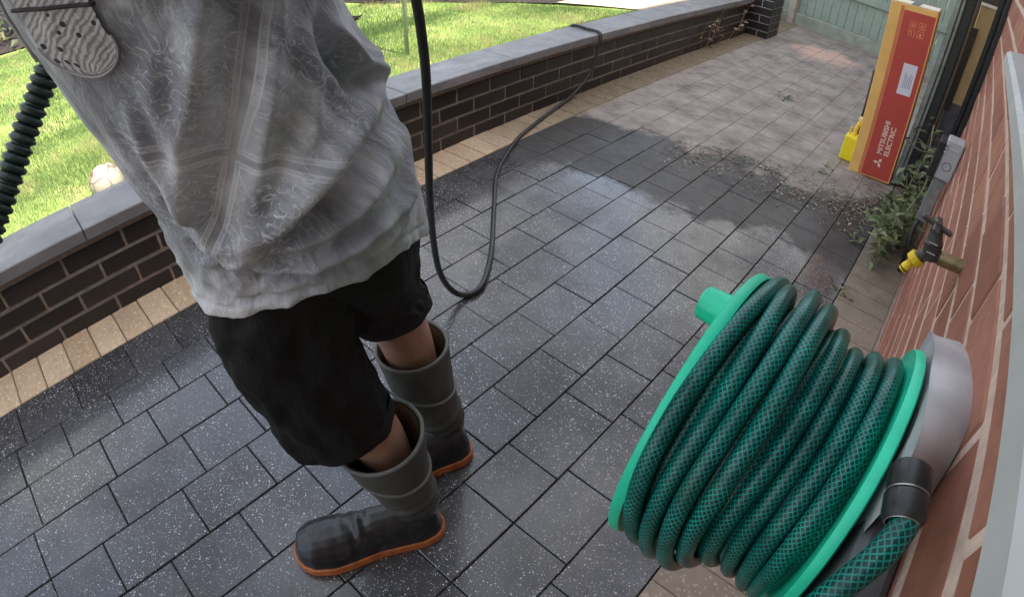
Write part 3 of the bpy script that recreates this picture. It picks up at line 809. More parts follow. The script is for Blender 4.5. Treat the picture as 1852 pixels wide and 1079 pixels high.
m = MB(); m.box((.075, 2.37, .23), (.125, 2.415, .4235), .004); m.build('cable_trunking', simple('grey_green_trunking', (.20, .21, .20), .6, var=.2), jb, auto=30)
m = MB(); m.tube(catmull([(.095, 2.39, .235), (.085, 2.36, .19), (.095, 2.33, .12), (.11, 2.34, .0)], 6), .010, 10); m.build('cable', M_BLACKP, jb, smooth=True)
m = MB(); m.tube(catmull([(.045, 2.40, .50), (-.02, 2.5, .46), (-.10, 2.9, .36), (-.09, 3.14, .30)], 8), .004, 8)
m.build('cable', M_BLACKP, jb, smooth=True); m = MB(); m.tube(catmull([(.045, 2.40, .515), (-.02, 2.55, .48), (-.08, 2.95, .40), (-.06, 3.2, .36)], 8), .003, 8); m.build('cable', M_BLACKP, jb, smooth=True)

# ------------------------------------------------------------------ folded glazed door stack
fd = empty('glazed_door', (.02, 3.30, 0), 'tall black framed glazed door leaves folded back against the end of the brick wall', 'door')
M_FRAME = simple('dark_grey_aluminium', (0.026, 0.027, 0.029), .35, metal=.2, var=.2, bump=.05)
M_PALEFR = simple('grey_green_aluminium_edge', (0.25, 0.28, 0.25), .4, metal=.3, var=.25, scale=18, bump=.1)
def post(name, x0, x1, y0, y1, mat): 
    mm = MB(); mm.box((x0, y0, .012), (x1, y1, 2.05), .004); mm.build(name, mat, fd, auto=30)
post('leaf_edge', -.100, -.072, 3.19, 3.26, M_PALEFR)
post('leaf_edge', -.070, -.052, 3.20, 3.27, M_PALEFR)
post('stile', -.050, -.006, 3.205, 3.26, M_FRAME)
post('stile', .094, .118, 3.21, 3.26, M_FRAME)
post('stile', .122, .166, 3.10, 3.26, M_FRAME)
for z0, z1 in ((.013, .085), (1.96, 2.049)):
    mm = MB(); mm.box((-.006, 3.215, z0), (.094, 3.255, z1), .003); mm.build('cross_rail', M_FRAME, fd)
g = NT('door_glass'); g.set('Base Color', (.97, .98, .97)); g.set('Roughness', .02); g.set('Transmission Weight', 1.0); g.set('IOR', 1.1)
mm = MB(); mm.box((-.006, 3.232, .085), (.094, 3.238, 1.96)); mm.build('pane', g.m, fd)
mm = MB(); mm.box((-.002, 3.27, .0), (.010, 3.30, 2.0), .002); mm.build('inner_trim', simple('beige_trim', (.36, .29, .22), .6), fd)
mm = MB(); mm.box((-.10, 3.62, .0), (.44, 3.66, 2.1), .003); mm.build('inner_panel', simple('brown_panel', (.085, .068, .055), .6, var=.2), fd)

M_CARD = simple('printed_cardboard', (0.85, 0.50, 0.15), .65, var=.07, scale=10, bump=.08)
M_CARD2 = simple('plain_cardboard', (0.80, 0.52, 0.24), .75, var=.1, scale=12, bump=.1)
M_RED = simple('red_print', (0.50, 0.065, 0.045), .55, var=.06, scale=8, bump=.05)
M_ORLINE = simple('orange_print', (0.85, 0.33, 0.13), .55, var=.05)
M_WHITEP = simple('white_label_paper', (0.72, 0.70, 0.76), .5, var=.03)
M_CREAM = simple('cream_card_edge', (0.82, 0.74, 0.58), .7, var=.05)
c2 = empty('cardboard_carton', (.06, 3.42, 0), 'tall plain brown carton with a dark slot standing behind the door glass', 'carton', 'cartons')
mm = MB(); mm.box((.020, 3.36, .50), (.114, 3.55, 1.015), .003); mm.build('carton_body', M_CARD2, c2)
mm = MB(); mm.box((.020, 3.36, .0), (.114, 3.55, .499), .003); mm.build('carton_base', simple('dusty_grey_card', (.16, .15, .16), .7, var=.3), c2)
mm = MB(); mm.box((.012, 3.355, .45), (.046, 3.3595, .90)); mm.build('slot', simple('dark_brown_slot', (.075, .06, .05), .6), c2)
mm = MB(); mm.box((.018, 3.354, 1.0155), (.116, 3.555, 1.022), .001); mm.build('lid_edge', M_CREAM, c2)

# ------------------------------------------------------------------ tall printed carton
cb = empty('cardboard_box', (-.225, 3.16, 0), 'tall orange and red printed cardboard box with white label leaning beside the black door', 'box', 'cartons')
LEAN = Matrix.Translation((-.222, 3.16, .002)) @ Matrix.Rotation(R(-3.2), 4, 'Y')
def cbx(name, x0, x1, z0, z1, y0, y1, mat, ch=0.0, parent=None):
    mm = MB(); mm.box((x0, y0, z0), (x1, y1, z1), ch, LEAN); return mm.build(name, mat, parent or cb)
CW = .118; CH = .925
body = cbx('carton_body', -CW, CW, 0, CH, 0, .17, M_CARD, .003)
rp = cbx('red_panel', -.046, CW - .008, .010, CH - .028, -.0012, -.0004, M_RED)
for k, x in enumerate((-.052, -.0575, -.063)):
    cbx('print_stripe', x - .0012, x + .0012, .004, CH - .01, -.0010, -.0004, M_RED)
for k, x in enumerate((-.0485, -.055, -.0605, CW - .0035)):
    cbx('print_stripe', x - .0014, x + .0014, .004, CH - .01, -.0014, -.0004, M_ORLINE)
cbx('print_stripe', -.044, CW - .006, .004, .008, -.0014, -.0004, M_ORLINE)
cbx('top_flap', -CW + .006, CW - .002, CH + .0005, CH + .006, .002, .165, M_CREAM, .001)
cbx('shipping_label', .014, .086, .485, .645, -.0022, -.0014, M_WHITEP)
for k in range(5): cbx('label_print', .034 + .009*k, .038 + .009*k, .52, .60 - .01*(k % 3), -.0028, -.0024, simple('grey_ink', (.35, .37, .5), .6))
tape = cbx('tape', -.02, .02, CH + .0065, CH + .0075, -.0, .17, M_BLACKP)
def text(body_, size, loc, rot, mat, parent, name='lettering', bold=0.0):
    cu = bpy.data.curves.new(name, 'FONT'); cu.body = body_; cu.size = size; cu.extrude = .0002; cu.offset = bold
    cu.materials.append(mat)
    tmp = bpy.data.objects.new('tmp', cu); COL.objects.link(tmp); dg = bpy.context.evaluated_depsgraph_get(); dg.update()
    me = bpy.data.meshes.new_from_object(tmp.evaluated_get(dg)); me.name = name; bpy.data.objects.remove(tmp); bpy.data.curves.remove(cu)
    o = bpy.data.objects.new(name, me); COL.objects.link(o)
    if not me.materials: me.materials.append(mat)
    o.parent = parent; M = LEAN @ Matrix.Translation(loc) @ rot
    o.matrix_parent_inverse = Matrix.Translation(parent.location).inverted()
    o.matrix_basis = M
    return o
M_PRINTW = simple('pale_print', (0.85, 0.62, 0.52), .55, var=.02)
RT = Matrix(((0, -1, 0, 0), (0, 0, -1, 0), (1, 0, 0, 0), (0, 0, 0, 1)))   # local x -> +z, local y -> -x, local z -> -y
text("MITSUBISHI", .037, (.030, -.0016, .145), RT, M_PRINTW, cb, bold=.0009)
text("ELECTRIC", .037, (.068, -.0016, .145), RT, M_PRINTW, cb, bold=.0009)
mm = MB()
cx0, cz0, a = .028, .098, .017
for ang in (0, 120, 240):
    # diamonds of the three-diamond mark, the mark is turned with the lettering
    t = R(ang + 180); d = Vector((math.cos(t), math.sin(t))); n_ = Vector((-d.y, d.x))
    q = [Vector((0, 0)), d*a*.87 + n_*a*.5, d*a*1.73, d*a*.87 - n_*a*.5]
    for yy in (-.0016,):
        mm.add([LEAN @ Vector((cx0 + v.x, yy, cz0 + v.y)) for v in q] + [LEAN @ Vector((cx0 + v.x, yy + .0004, cz0 + v.y)) for v in q], [(0, 1, 2, 3), (7, 6, 5, 4), (0, 4, 5, 1), (1, 5, 6, 2), (2, 6, 7, 3), (3, 7, 4, 0)])
mm.build('diamond_logo', M_PRINTW, cb)
def icon(cx, cz, kind):
    mm = MB(); w = .0165
    def bar(x0, z0, x1, z1): mm.box((cx + min(x0, x1), -.0018, cz + min(z0, z1)), (cx + max(x0, x1), -.0013, cz + max(z0, z1)), 0, LEAN)
    t = .0022
    bar(-w, -w, w, -w + t); bar(-w, w - t, w, w); bar(-w, -w + t, -w + t, w - t); bar(w - t, -w + t, w, w - t)
    if kind == 0: bar(-.008, -.008, -.003, .006); bar(.003, -.008, .008, .006); bar(-.008, -.010, .008, -.0048)
    if kind == 1: bar(-.009, -.004, .009, -.001); bar(-.009, .003, .009, .006); bar(-.009, -.010, .009, -.008)
    if kind == 2: bar(-.008, 0, 0, .009); bar(-.002, -.009, .002, -.0005)
    if kind == 3: bar(-.005, -.006, .005, .006); bar(-.010, -.010, .010, -.008)
    mm.build('handling_icon', M_ORLINE, cb)
for k, (x, z) in enumerate(((-.008, .838), (.036, .838), (-.008, .796), (.036, .796))): icon(x + .02, z, k)

# yellow container beside the carton
yb = empty('yellow_container', (-.365, 3.30, 0), 'small bright yellow plastic container with narrow neck behind the printed box', 'container')
mm = MB(); mm.box((-.428, 3.25, .0), (-.345, 3.33, .150), .010); mm.build('container_body', simple('bright_yellow', (0.85, 0.70, 0.02), .4, var=.06), yb, auto=40)
mm = MB(); mm.tube(catmull([(-.385, 3.29, .145), (-.385, 3.29, .19), (-.378, 3.29, .225), (-.370, 3.29, .245)], 5), .012, 14); mm.box((-.418, 3.28, .145), (-.408, 3.30, .19), .003); mm.build('neck', simple('pale_yellow', (0.85, 0.62, 0.06), .45), yb, auto=40)
mm = MB(); mm.lathe([(.016, 0), (.017, .004), (.016, .02), (.0, .022)], (-.372, 3.29, .24), 'z', 20); mm.build('cap', simple('cream_cap', (.8, .7, .3), .4), yb, auto=40)
mm = MB(); mm.tube([(-.385, 3.40, .0), (-.392, 3.41, .30), (-.405, 3.42, .50)], .0085, 10)
tag(mm.build('metal_bar', simple('brown_rusted_bar', (.05, .035, .035), .6), None, smooth=True), 'thin dark upright bar behind the left edge of the printed box', 'bar')

# ------------------------------------------------------------------ black washer hose
M_RUB = simple('black_rubber', (0.022, 0.024, 0.024), .36, var=.3, scale=30, bump=.15)
pts = [(-.70, .50, 1.41), (-.725, .56, 1.21), (-.754, .598, 1.121), (-.776, .631, 1.042), (-.80, .659, .974), (-.83, .69, .875), (-.889, .736, .712), (-.949, .78, .53), (-1.018, .838, .336), (-1.058, .885, .175), (-1.070, .935, .066),
       (-1.058, .985, .015), (-1.054, 1.06, .011), (-1.154, 1.213, .011), (-1.353, 1.439, .011), (-1.568, 1.69, .011), (-1.72, 1.983, .0125), (-1.79, 2.211, .0125), (-1.85, 2.453, .0125), (-1.885, 2.66, .03), (-1.878, 2.80, .12), (-1.876, 2.88, .25), (-1.880, 2.905, .345), (-1.905, 2.915, .3725), (-2.0, 2.925, .3725), (-2.10, 2.93, .372), (-2.14, 2.94, .335), (-2.16, 3.0, .26), (-2.17, 3.3, .25), (-2.18, 4.2, .25)]
mm = MB(); mm.tube(catmull(pts, 10), .0095, 16)
tag(mm.build('pressure_hose', M_RUB, None, smooth=True), 'long black pressure washer hose looping over the pavers and the garden wall', 'hose')

# corrugated hose at left
pl = catmull([(-.99, .16, 1.20), (-.985, .115, 1.115), (-.978, .085, 1.06), (-.965, .015, .98), (-.939, -.061, .903), (-.895, -.174, .805), (-.84, -.32, .68), (-.80, -.5, .50), (-.78, -.7, .25), (-.80, -.95, .035), (-.95, -1.3, .03)], 44)
Lc = [0]
for a_, b_ in zip(pl, pl[1:]): Lc.append(Lc[-1] + (b_ - a_).length)
mm = MB(); tot = Lc[-1]; P_ = pl
def resample(P, L, step):
    out = []; i = 0; n = int(L[-1] / step)
    for k in range(n + 1):
        s_ = k*step
        while i < len(L) - 2 and L[i+1] < s_: i += 1
        t = (s_ - L[i]) / max(1e-9, L[i+1] - L[i]); out.append(P[i].lerp(P[i+1], min(1, max(0, t))))
    return out
step = .0024; P_ = resample(pl, Lc, step)
def rad(t):
    s_ = t * (len(P_) - 1) * step; f = (s_ / .0150) % 1.0
    return .0155 + .0065 * (1 if .25 < f < .65 else (0 if (f > .85 or f < .05) else .6))
mm.tube(P_, rad, 24)
tag(mm.build('corrugated_hose', simple('dark_green_ribbed_plastic', (0.016, 0.035, 0.030), .38, var=.3, scale=20, bump=.1), None, auto=50), 'thick dark green ribbed hose hanging at the left behind the person', 'hose')

# ------------------------------------------------------------------ small things in the garden
def m_ball():
    s = NT('worn_football'); c = s.coord()
    col = s.ramp(s.vor(c, 13, 'Distance', 'DISTANCE_TO_EDGE'), [(0.02, (0.14, 0.11, 0.08)), (0.05, (0.30, 0.27, 0.21))])
    b = s.ramp(s.noise(c, 14, 2), [(0.60, 0.0), (0.62, 1.0)]); col = s.mix(b, col, (0.17, 0.06, 0.035))
    b = s.ramp(s.noise(s.vmul(c, (1, 1.3, .8)), 20, 1), [(0.68, 0.0), (0.70, 1.0)]); col = s.mix(b, col, (0.35, 0.36, 0.37))
    s.set('Base Color', col); s.set('Roughness', .5); s.bump(s.vor(c, 13, 'Distance', 'DISTANCE_TO_EDGE'), .3, .003); return s.m
me = bpy.data.meshes.new('football'); bmm = bmesh.new(); bmesh.ops.create_icosphere(bmm, subdivisions=4, radius=.072); bmm.to_mesh(me); bmm.free()
fb = link('football', me, m_ball(), None, True); fb.location = (-2.32, .255, .305); fb.rotation_euler = (1.0, .4, 2.0)
tag(fb, 'small worn cream football with brown patches on the lawn behind the wall', 'ball')
mm = MB(); mm.tube([(-2.69, 2.10, ZL - .05), (-2.69, 2.10, 1.9)], .0135, 12)
tag(mm.build('metal_pole', simple('galvanised_pole', (.42, .46, .45), .4, metal=.5), None, smooth=True), 'thin pale grey metal pole standing in the lawn', 'pole')
# blackbird
bd = MB(); bc = Vector((-3.62, 2.36, ZL + .040)); hd_ = Vector((-.55, -.83, 0)).normalized()
rows = []; sd_ = Vector((-hd_.y, hd_.x, 0))
for t, r_, zz in [(-.11, .004, .030), (-.07, .012, .018), (-.035, .028, .0), (0, .036, -.004), (.035, .032, .008), (.055, .020, .028), (.072, .019, .042), (.090, .014, .045), (.100, .004, .042), (.118, .001, .038)]:
    r_ *= .58; t *= .58; zz *= .58
    rows.append([bc + hd_*t + sd_*(r_*math.cos(a_)) + Vector((0, 0, zz + r_*math.sin(a_))) for a_ in np.linspace(0, 2*math.pi, 13)[:-1]])
bd.grid(rows, True, True, True)
for sg in (-1, 1): bd.tube([bc + sd_*.008*sg + Vector((0, 0, -.015)), bc + sd_*.009*sg + Vector((0, 0, -.04))], .002, 5)
tag(bd.build('bird', simple('black_feather', (0.012, 0.011, 0.010), .9, spec=.1, bump=0), None, smooth=True), 'small black bird standing on the lawn', 'bird')

# ------------------------------------------------------------------ the person
VD = Vector((-.91381, .40614, 0)); LAT = Vector((.40614, .91381, 0))
FR = Vector((-.45, -.89, 0)).normalized(); SH = Vector((.89, -.45, 0)).normalized()
ps = empty('person', (-.62, .43, 0), 'person in a grey patterned t-shirt, black shorts and dark wellington boots with orange soles', 'person')
def m_skin():
    s = NT('skin'); c = s.coord()
    s.set('Base Color', s.ramp(s.noise(c, 20, 5), [(0.3, (0.36, 0.19, 0.135)), (0.7, (0.46, 0.26, 0.19))])); s.set('Roughness', .45)
    s.set('Subsurface Weight', .12); s.set('Subsurface Radius', (.02, .008, .004)) if False else None
    s.bump(s.noise(c, 300, 3), .15, .0008); return s.m
M_SKIN = m_skin()
def skinned(name, chains, mat, parent, root=0, sub=2):
    """chains: list of lists of (x,y,z,r); shared points are welded by rounding"""
    V = []; E = []; idx = {}; RR = []
    for ch in chains:
        prev = None
        for p in ch:
            k = tuple(round(c, 4) for c in p[:3])
            if k not in idx: idx[k] = len(V); V.append(p[:3]); RR.append(p[3])
            i = idx[k]
            if prev is not None and prev != i: E.append((prev, i))
            prev = i
    me = bpy.data.meshes.new(name); me.from_pydata(V, E, [])
    o = link(name, me, mat, parent)
    sk = o.modifiers.new('Skin', 'SKIN'); sk.use_smooth_shade = True
    lay = me.skin_vertices[0] if me.skin_vertices else None
    if lay is None:
        bmm = bmesh.new(); bmm.from_mesh(me); bmm.verts.layers.skin.verify(); bmm.to_mesh(me); bmm.free(); lay = me.skin_vertices[0]
    for i, r_ in enumerate(RR):
        lay.data[i].radius = r_ if isinstance(r_, tuple) else (r_, r_); lay.data[i].use_root = (i == root)
    ss = o.modifiers.new('Sub', 'SUBSURF'); ss.levels = sub; ss.render_levels = sub
    return o
def hand(w, d, up, side):
    """finger chains from wrist w in direction d, palm normal up, thumb on side vector"""
    w = Vector(w); d = d.normalized(); side = side.normalized(); n = d.cross(side).normalized()
    ch = []; palm = w + d*.05
    ch.append([(*w, .026), (*palm, (.038))])
    for k, (o_, L) in enumerate(((-.030, .068), (-.010, .078), (.010, .073), (.028, .058))):
        a_ = palm + side*o_ + d*.03; b_ = a_ + d*L*.45 + n*.012; c_ = b_ + d*L*.15 + n*L*.33; e_ = c_ - d*L*.15 + n*L*.22
        ch.append([(*palm, .038), (*a_, .0105), (*b_, .0095), (*c_, .0085), (*e_, .0075)])
    t0 = w + d*.03 - side*.04; t1 = t0 - side*.018 + d*.03 + n*.01; t2 = t1 + d*.025 + n*.02
    ch.append([(*palm, .038), (*t0, .014), (*t1, .0115), (*t2, .009)])
    return ch
nk = Vector((-.700, .150, 1.50))
Sl = Vector((-.700, .170, 1.40)) + SH*.165; Sr = Vector((-.700, .170, 1.40)) - SH*.165
chest = (-.69, .19, 1.32, (.13)); belly = (-.665, .262, 1.02, .115); pel = (-.665, .315, .86, .10)
body_ch = [[pel, belly, chest, (-.698, .165, 1.44, .085), (*nk, .056), (-.708, .130, 1.57, .058)],
           [pel, (-.650, .275, .80, .072), (-.648, .250, .62, .062), (-.630, .268, .50, .060), (-.602, .300, .40, .062), (-.586, .318, .30, .055), (-.562, .336, .14, .030), (-.566, .325, .06, .020)],
           [pel, (-.685, .395, .80, .070), (-.725, .440, .62, .062), (-.722, .470, .52, .060), (-.714, .488, .42, .060), (-.702, .503, .30, .053), (-.674, .530, .14, .030), (-.680, .520, .06, .020)],
           [chest, (*Sl, .058), (-.45, .19, 1.33, .043), (-.53, .33, 1.37, .034), (-.64, .44, 1.40, .026)],
           [chest, (*Sr, .058), (-.93, .36, 1.27, .043), (-.98, .27, 1.265, .036), (-.985, .20, 1.26, .028)]]
body_ch += hand((-.64, .44, 1.40), Vector((-.7, .6, .0)), None, Vector((.1, .1, 1)))
body_ch += hand((-.985, .20, 1.26), Vector((0, -1, -.3)), None, Vector((1, 0, .1)))
skinned('body', body_ch, M_SKIN, ps, 0, 2)
# head: shaped surface with face, one mesh joined at the neck
hc_ = Vector((-.712, .118, 1.655)); m = MB(); rows = []; NH, NW = 40, 48
for i in range(NH + 1):
    ph = math.pi * i / NH; row = []
    for j in range(NW):
        th = 2*math.pi*j/NW
        x_ = math.sin(ph)*math.cos(th); y_ = math.sin(ph)*math.sin(th); z_ = -math.cos(ph)      # y_ = front
        rx, ry, rz = .077, .098, .120
        if z_ < 0: rx *= 1 - .28*abs(z_)**1.3; ry *= 1 - .12*abs(z_)
        X = x_*rx; Y = y_*ry; Z = z_*rz
        if y_ > .5:
            def gb(cx, cz, sx, sz): return math.exp(-((X-cx)/sx)**2 - ((Z-cz)/sz)**2)
            Y += .026*gb(0, -.022, .012, .022) + .010*gb(0, .002, .009, .02) - .010*gb(.031, .006, .016, .011) - .010*gb(-.031, .006, .016, .011)
            Y += .006*gb(0, -.058, .022, .006) + .005*gb(0, -.068, .020, .005) - .004*gb(0, -.062, .024, .0025) + .009*gb(0, -.095, .022, .016) + .006*gb(0, .026, .05, .008)
        row.append(hc_ + SH*X + FR*Y + Vector((0, 0, Z)))
    rows.append(row)
m.grid(rows, True, True, True)
for sg in (-1, 1):
    er = []
    for t in np.linspace(0, 1, 9):
        a_ = math.pi*1.5*t - .4; er.append(hc_ + SH*sg*(.079 + .008*math.sin(math.pi*t)) - FR*(.012 + .014*math.sin(a_)) + Vector((0, 0, .028*math.cos(a_) - .005)))
    m.tube(er, .0065, 8)
m.build('head', M_SKIN, ps, smooth=True)
m = MB(); rows = []
for i in range(18):
    ph = math.pi * (.36 + .64*i/17); row = []
    for j in range(48):
        th = 2*math.pi*j/48; y_ = math.sin(ph)*math.sin(th); 
        k = 1.07 + .02*noise.noise(Vector((i*.4, j*.6, 0)))
        zz = -math.cos(ph)
        if y_ > .1 and zz < .55: k *= .86
        row.append(hc_ + SH*math.sin(ph)*math.cos(th)*.079*k + FR*y_*.1*k + Vector((0, 0, zz*.121*k)))
    rows.append(row)
m.grid(rows, True, False, True); m.build('hair', simple('brown_hair', (.05, .03, .02), .6, var=.4, scale=90, bump=.6, bd=.004), ps, smooth=True)
for sg in (-1, 1):
    me = bpy.data.meshes.new('eye'); bmm = bmesh.new(); bmesh.ops.create_uvsphere(bmm, u_segments=16, v_segments=10, radius=.0125); bmm.to_mesh(me); bmm.free()
    e = link('eye', me, simple('eye_white', (.75, .73, .7), .2, var=.02, bump=0), ps, True); e.location = hc_ + SH*.031*sg + FR*.078 + Vector((0, 0, .006)); e.matrix_parent_inverse = Matrix.Translation(ps.location).inverted()

# ---- t-shirt
RG = [(.725, -.626, .289, .1690), (.76, -.626, .2889, .1686), (.8, -.6268, .2872, .167), (.85, -.6289, .2825, .1676), (.9, -.6305, .279, .1672), (.95, -.6358, .2668, .1725), (1.0, -.6424, .2521, .1708),
      (1.05, -.6483, .2388, .1738), (1.1, -.6563, .2209, .1698), (1.15, -.6637, .2042, .1687), (1.2, -.6668, .1972, .172), (1.28, -.672, .188, .182), (1.36, -.68, .178, .180), (1.42, -.69, .168, .155), (1.455, -.695, .160, .115), (1.48, -.699, .152, .078), (1.50, -.700, .150, .070)]
RGa = np.array(RG)
def ringat(z): return [float(np.interp(z, RGa[:, 0], RGa[:, i])) for i in (1, 2, 3)]
FOLDS = [([(-11, 1.045), (-34, 1.01), (-59, 0.989), (-77, 0.953), (-93, 0.915), (-112, 0.893), (-127, 0.893)], 0.016, 0.022), ([(-8, 0.975), (-45, 0.958), (-67, 0.933), (-84, 0.906), (-106, 0.867)], -0.015, 0.02), ([(-43, 0.932), (-65, 0.907), (-82, 0.888), (-100, 0.88), (-117, 0.872), (-137, 0.865)], 0.012, 0.012), ([(-28, 0.887), (-54, 0.869), (-75, 0.857), (-94, 0.852), (-120, 0.854)], 0.010, 0.010), ([(-50, 1.16), (-61, 1.111), (-74, 1.062), (-87, 0.997), (-104, 0.922)], 0.009, 0.014), ([(-62, 1.167), (-76, 1.099), (-94, 1.022), (-117, 0.927)], -0.009, 0.018), ([(-75, 1.165), (-90, 1.099), (-109, 1.025), (-123, 0.943), (-123, 0.901)], 0.01, 0.016), ([(-118, 1.067), (-122, 1.008), (-122, 0.958), (-122, 0.918)], 0.009, 0.012), ([(-134, 1.036), (-136, 0.978), (-130, 0.938), (-122, 0.927)], -0.007, 0.01), ([(-142, 0.822), (-130, 0.802), (-108, 0.808), (-86, 0.819)], -0.006, 0.006), ([(-137, 0.889), (-125, 0.87), (-111, 0.844), (-91, 0.833), (-66, 0.841)], -0.009, 0.009), ([(-32, 1.12), (-43, 1.078), (-41, 1.037), (-15, 1.027)], -0.012, 0.016), ([(-31, 1.088), (-30, 1.054), (-13, 1.018)], 0.012, 0.014), ([(-48, 1.1), (-58, 1.053), (-67, 1.011), (-79, 0.977)], 0.008, 0.013), ([(-100, 1.117), (-108, 1.075), (-113, 1.033)], 0.006, 0.014), ([(-14, 0.95), (-30, 0.898), (-45, 0.854), (-61, 0.837)], 0.007, 0.012)]
def segd(px, py, a, b):
    ax, ay = a; bx, by = b; dx, dy = bx-ax, by-ay
    t = max(0, min(1, ((px-ax)*dx + (py-ay)*dy) / (dx*dx+dy*dy+1e-12)))
    return math.hypot(px-ax-t*dx, py-ay-t*dy), t
FL = [([(R(a)*.17, z) for a, z in pl], am, w*.8) for pl, am, w in FOLDS]
def fold_disp(u, z):
    s_ = 0
    for pl, am, w in FL:
        best = 9; tt = 0
        for k in range(len(pl) - 1):
            d, t = segd(u, z, pl[k], pl[k+1])
            if d < best: best = d; tt = (k + t) / (len(pl) - 1)
        if best < 3*w: s_ += 1.9 * am * math.exp(-(best/w)**2) * math.sin(math.pi * min(1, .12 + tt*.80))**.6
    return s_
def shirt_pt(ang, z, off=0.0, folds=True):
    cx, cy, w = ringat(z); dd = 1.0
    d = fold_disp(ang*.17, z) if folds else 0
    n_ = .010*noise.noise(Vector((ang*2.2, z*5, 1.7))) + .005*noise.noise(Vector((ang*6, z*14, 4)))
    q_ = ang*.17*.55 - z*.83; r_q = ang*.17*.83 + z*.55
    rid = .6 - abs(noise.noise(Vector((q_*34, r_q*7, 8))))*2.4
    n_ += .0055*rid*max(.15, min(1, (1.0 - z)/.12))
    if z < .80 and folds: n_ += .005*math.sin(ang*9)*(.80 - z)/.08
    sil = abs(math.cos(ang))
    k = (d + n_) * (1 - .35*sil**3) + off
    dep = (.8*w if math.sin(ang) < 0 else 1.15*w)
    return Vector((cx, cy, z)) + LAT*((w + k)*math.cos(ang)) + VD*((dep + k)*math.sin(ang))
def m_shirt(pocket=False):
    s = NT('grey_bandana_print' if not pocket else 'lattice_pocket_print'); uv = s.n('ShaderNodeTexCoord').outputs['UV']; p = s.sep(uv); c = s.coord()
    dye = s.noise(s.vmul(uv, (1.0, .7, 1)), 9, 5, .6, dist=1.0)
    base = s.ramp(dye, [(0.30, (0.17, 0.175, 0.20)), (0.50, (0.34, 0.345, 0.38)), (0.68, (0.66, 0.665, 0.71))])
    hem = s.n('ShaderNodeMapRange'); hem.inputs[1].default_value = .90; hem.inputs[2].default_value = .80; s.l(s.math('ADD', p[1], s.math('MULTIPLY', s.noise(uv, 12, 4), .06)), hem.inputs[0])
    left = s.n('ShaderNodeMapRange'); left.inputs[1].default_value = -.26; left.inputs[2].default_value = -.38; s.l(p[0], left.inputs[0])
    base = s.mix(s.math('MULTIPLY', hem.outputs[0], s.math('ADD', .25, s.math('MULTIPLY', left.outputs[0], .6))), base, (0.78, 0.78, 0.82))
    white = (0.85, 0.86, 0.91)
    if not pocket:
        # paisley: warped rings inside cells, stronger around the print panels
        wv = s.n('ShaderNodeVectorMath', operation='ADD'); s.l(uv, wv.inputs[0]); s.l(s.vmul(s.noise(uv, 16, 2, out='Color'), (.05, .05, 0)), wv.inputs[1])
        W_ = wv.outputs[0]
        d = s.vor(W_, 40); rings = s.math('ABSOLUTE', s.math('SUBTRACT', s.math('FRACT', s.math('MULTIPLY', d, 4.2)), .5))
        rings = s.ramp(rings, [(0.0, 1.0), (0.05, .8), (0.10, 0.0)])
        d2 = s.vor(W_, 75); dots = s.ramp(d2, [(0.0, 1.0), (0.16, .6), (0.24, 0.0)])
        scr = s.ramp(s.math('ABSOLUTE', s.math('SUBTRACT', s.noise(uv, 60, 2), .5)), [(0.0, 1.0), (0.035, 0.0)])
        art = s.math('MAXIMUM', rings, s.math('MAXIMUM', s.math('MULTIPLY', dots, .8), s.math('MULTIPLY', scr, .55)))
        U0, V0 = -.288, .998
        uu = s.math('ADD', s.math('ABSOLUTE', s.math('SUBTRACT', s.math('ADD', p[0], s.math('MULTIPLY', s.math('SUBTRACT', p[1], V0), -.76)), U0)), 0.0)
        vv = s.math('ABSOLUTE', s.math('SUBTRACT', s.math('ADD', p[1], s.math('MULTIPLY', s.math('SUBTRACT', p[0], U0), .35)), V0))
        near = s.n('ShaderNodeMapRange'); near.inputs[1].default_value = .20; near.inputs[2].default_value = .10; s.l(vv, near.inputs[0])
        nearu = s.n('ShaderNodeMapRange'); nearu.inputs[1].default_value = .17; nearu.inputs[2].default_value = .09; s.l(uu, nearu.inputs[0])
        fade = s.math('MULTIPLY', s.math('MULTIPLY', near.outputs[0], nearu.outputs[0]), s.ramp(s.noise(uv, 7, 3), [(0.3, .35), (0.6, 1.0)]))
        gap = s.math('MULTIPLY', s.math('GREATER_THAN', uu, .0048), s.math('GREATER_THAN', vv, .0048))
        edge = s.math('MULTIPLY', s.math('GREATER_THAN', uu, .0115), s.math('GREATER_THAN', vv, .0115))
        art = s.math('MULTIPLY', s.math('MULTIPLY', art, edge), s.ramp(s.noise(uv, 110, 2), [(.42, .15), (.56, 1.0)]))
        band = s.math('SUBTRACT', gap, edge)
        bt = s.ramp(s.math('ABSOLUTE', s.math('SUBTRACT', s.noise(uv, 170, 1), .5)), [(0.0, 0.15), (0.05, .95)])
        # outlines of the band
        def line(v, at, w): return s.math('LESS_THAN', s.math('ABSOLUTE', s.math('SUBTRACT', v, at)), w)
        o1 = s.math('MAXIMUM', s.math('MULTIPLY', line(uu, .0055, .0008), s.math('GREATER_THAN', vv, .0048)), s.math('MULTIPLY', line(vv, .0055, .0008), s.math('GREATER_THAN', uu, .0048)))
        o2 = s.math('MAXIMUM', s.math('MULTIPLY', line(uu, .0115, .0008), s.math('GREATER_THAN', vv, .0115)), s.math('MULTIPLY', line(vv, .0115, .0008), s.math('GREATER_THAN', uu, .0115)))
        bandv = s.math('MAXIMUM', s.math('MULTIPLY', s.math('MULTIPLY', band, bt), .75), s.math('MAXIMUM', o1, o2))
        tot = s.math('MAXIMUM', art, bandv)
        col = s.mix(s.math('MULTIPLY', s.math('MULTIPLY', tot, fade), .75), base, white)
        gen = s.math('MULTIPLY', s.math('MULTIPLY', art, .22), s.ramp(s.noise(uv, 5, 3), [(0.4, 0.0), (0.6, 1.0)]))
        col = s.mix(gen, col, white)
    else:
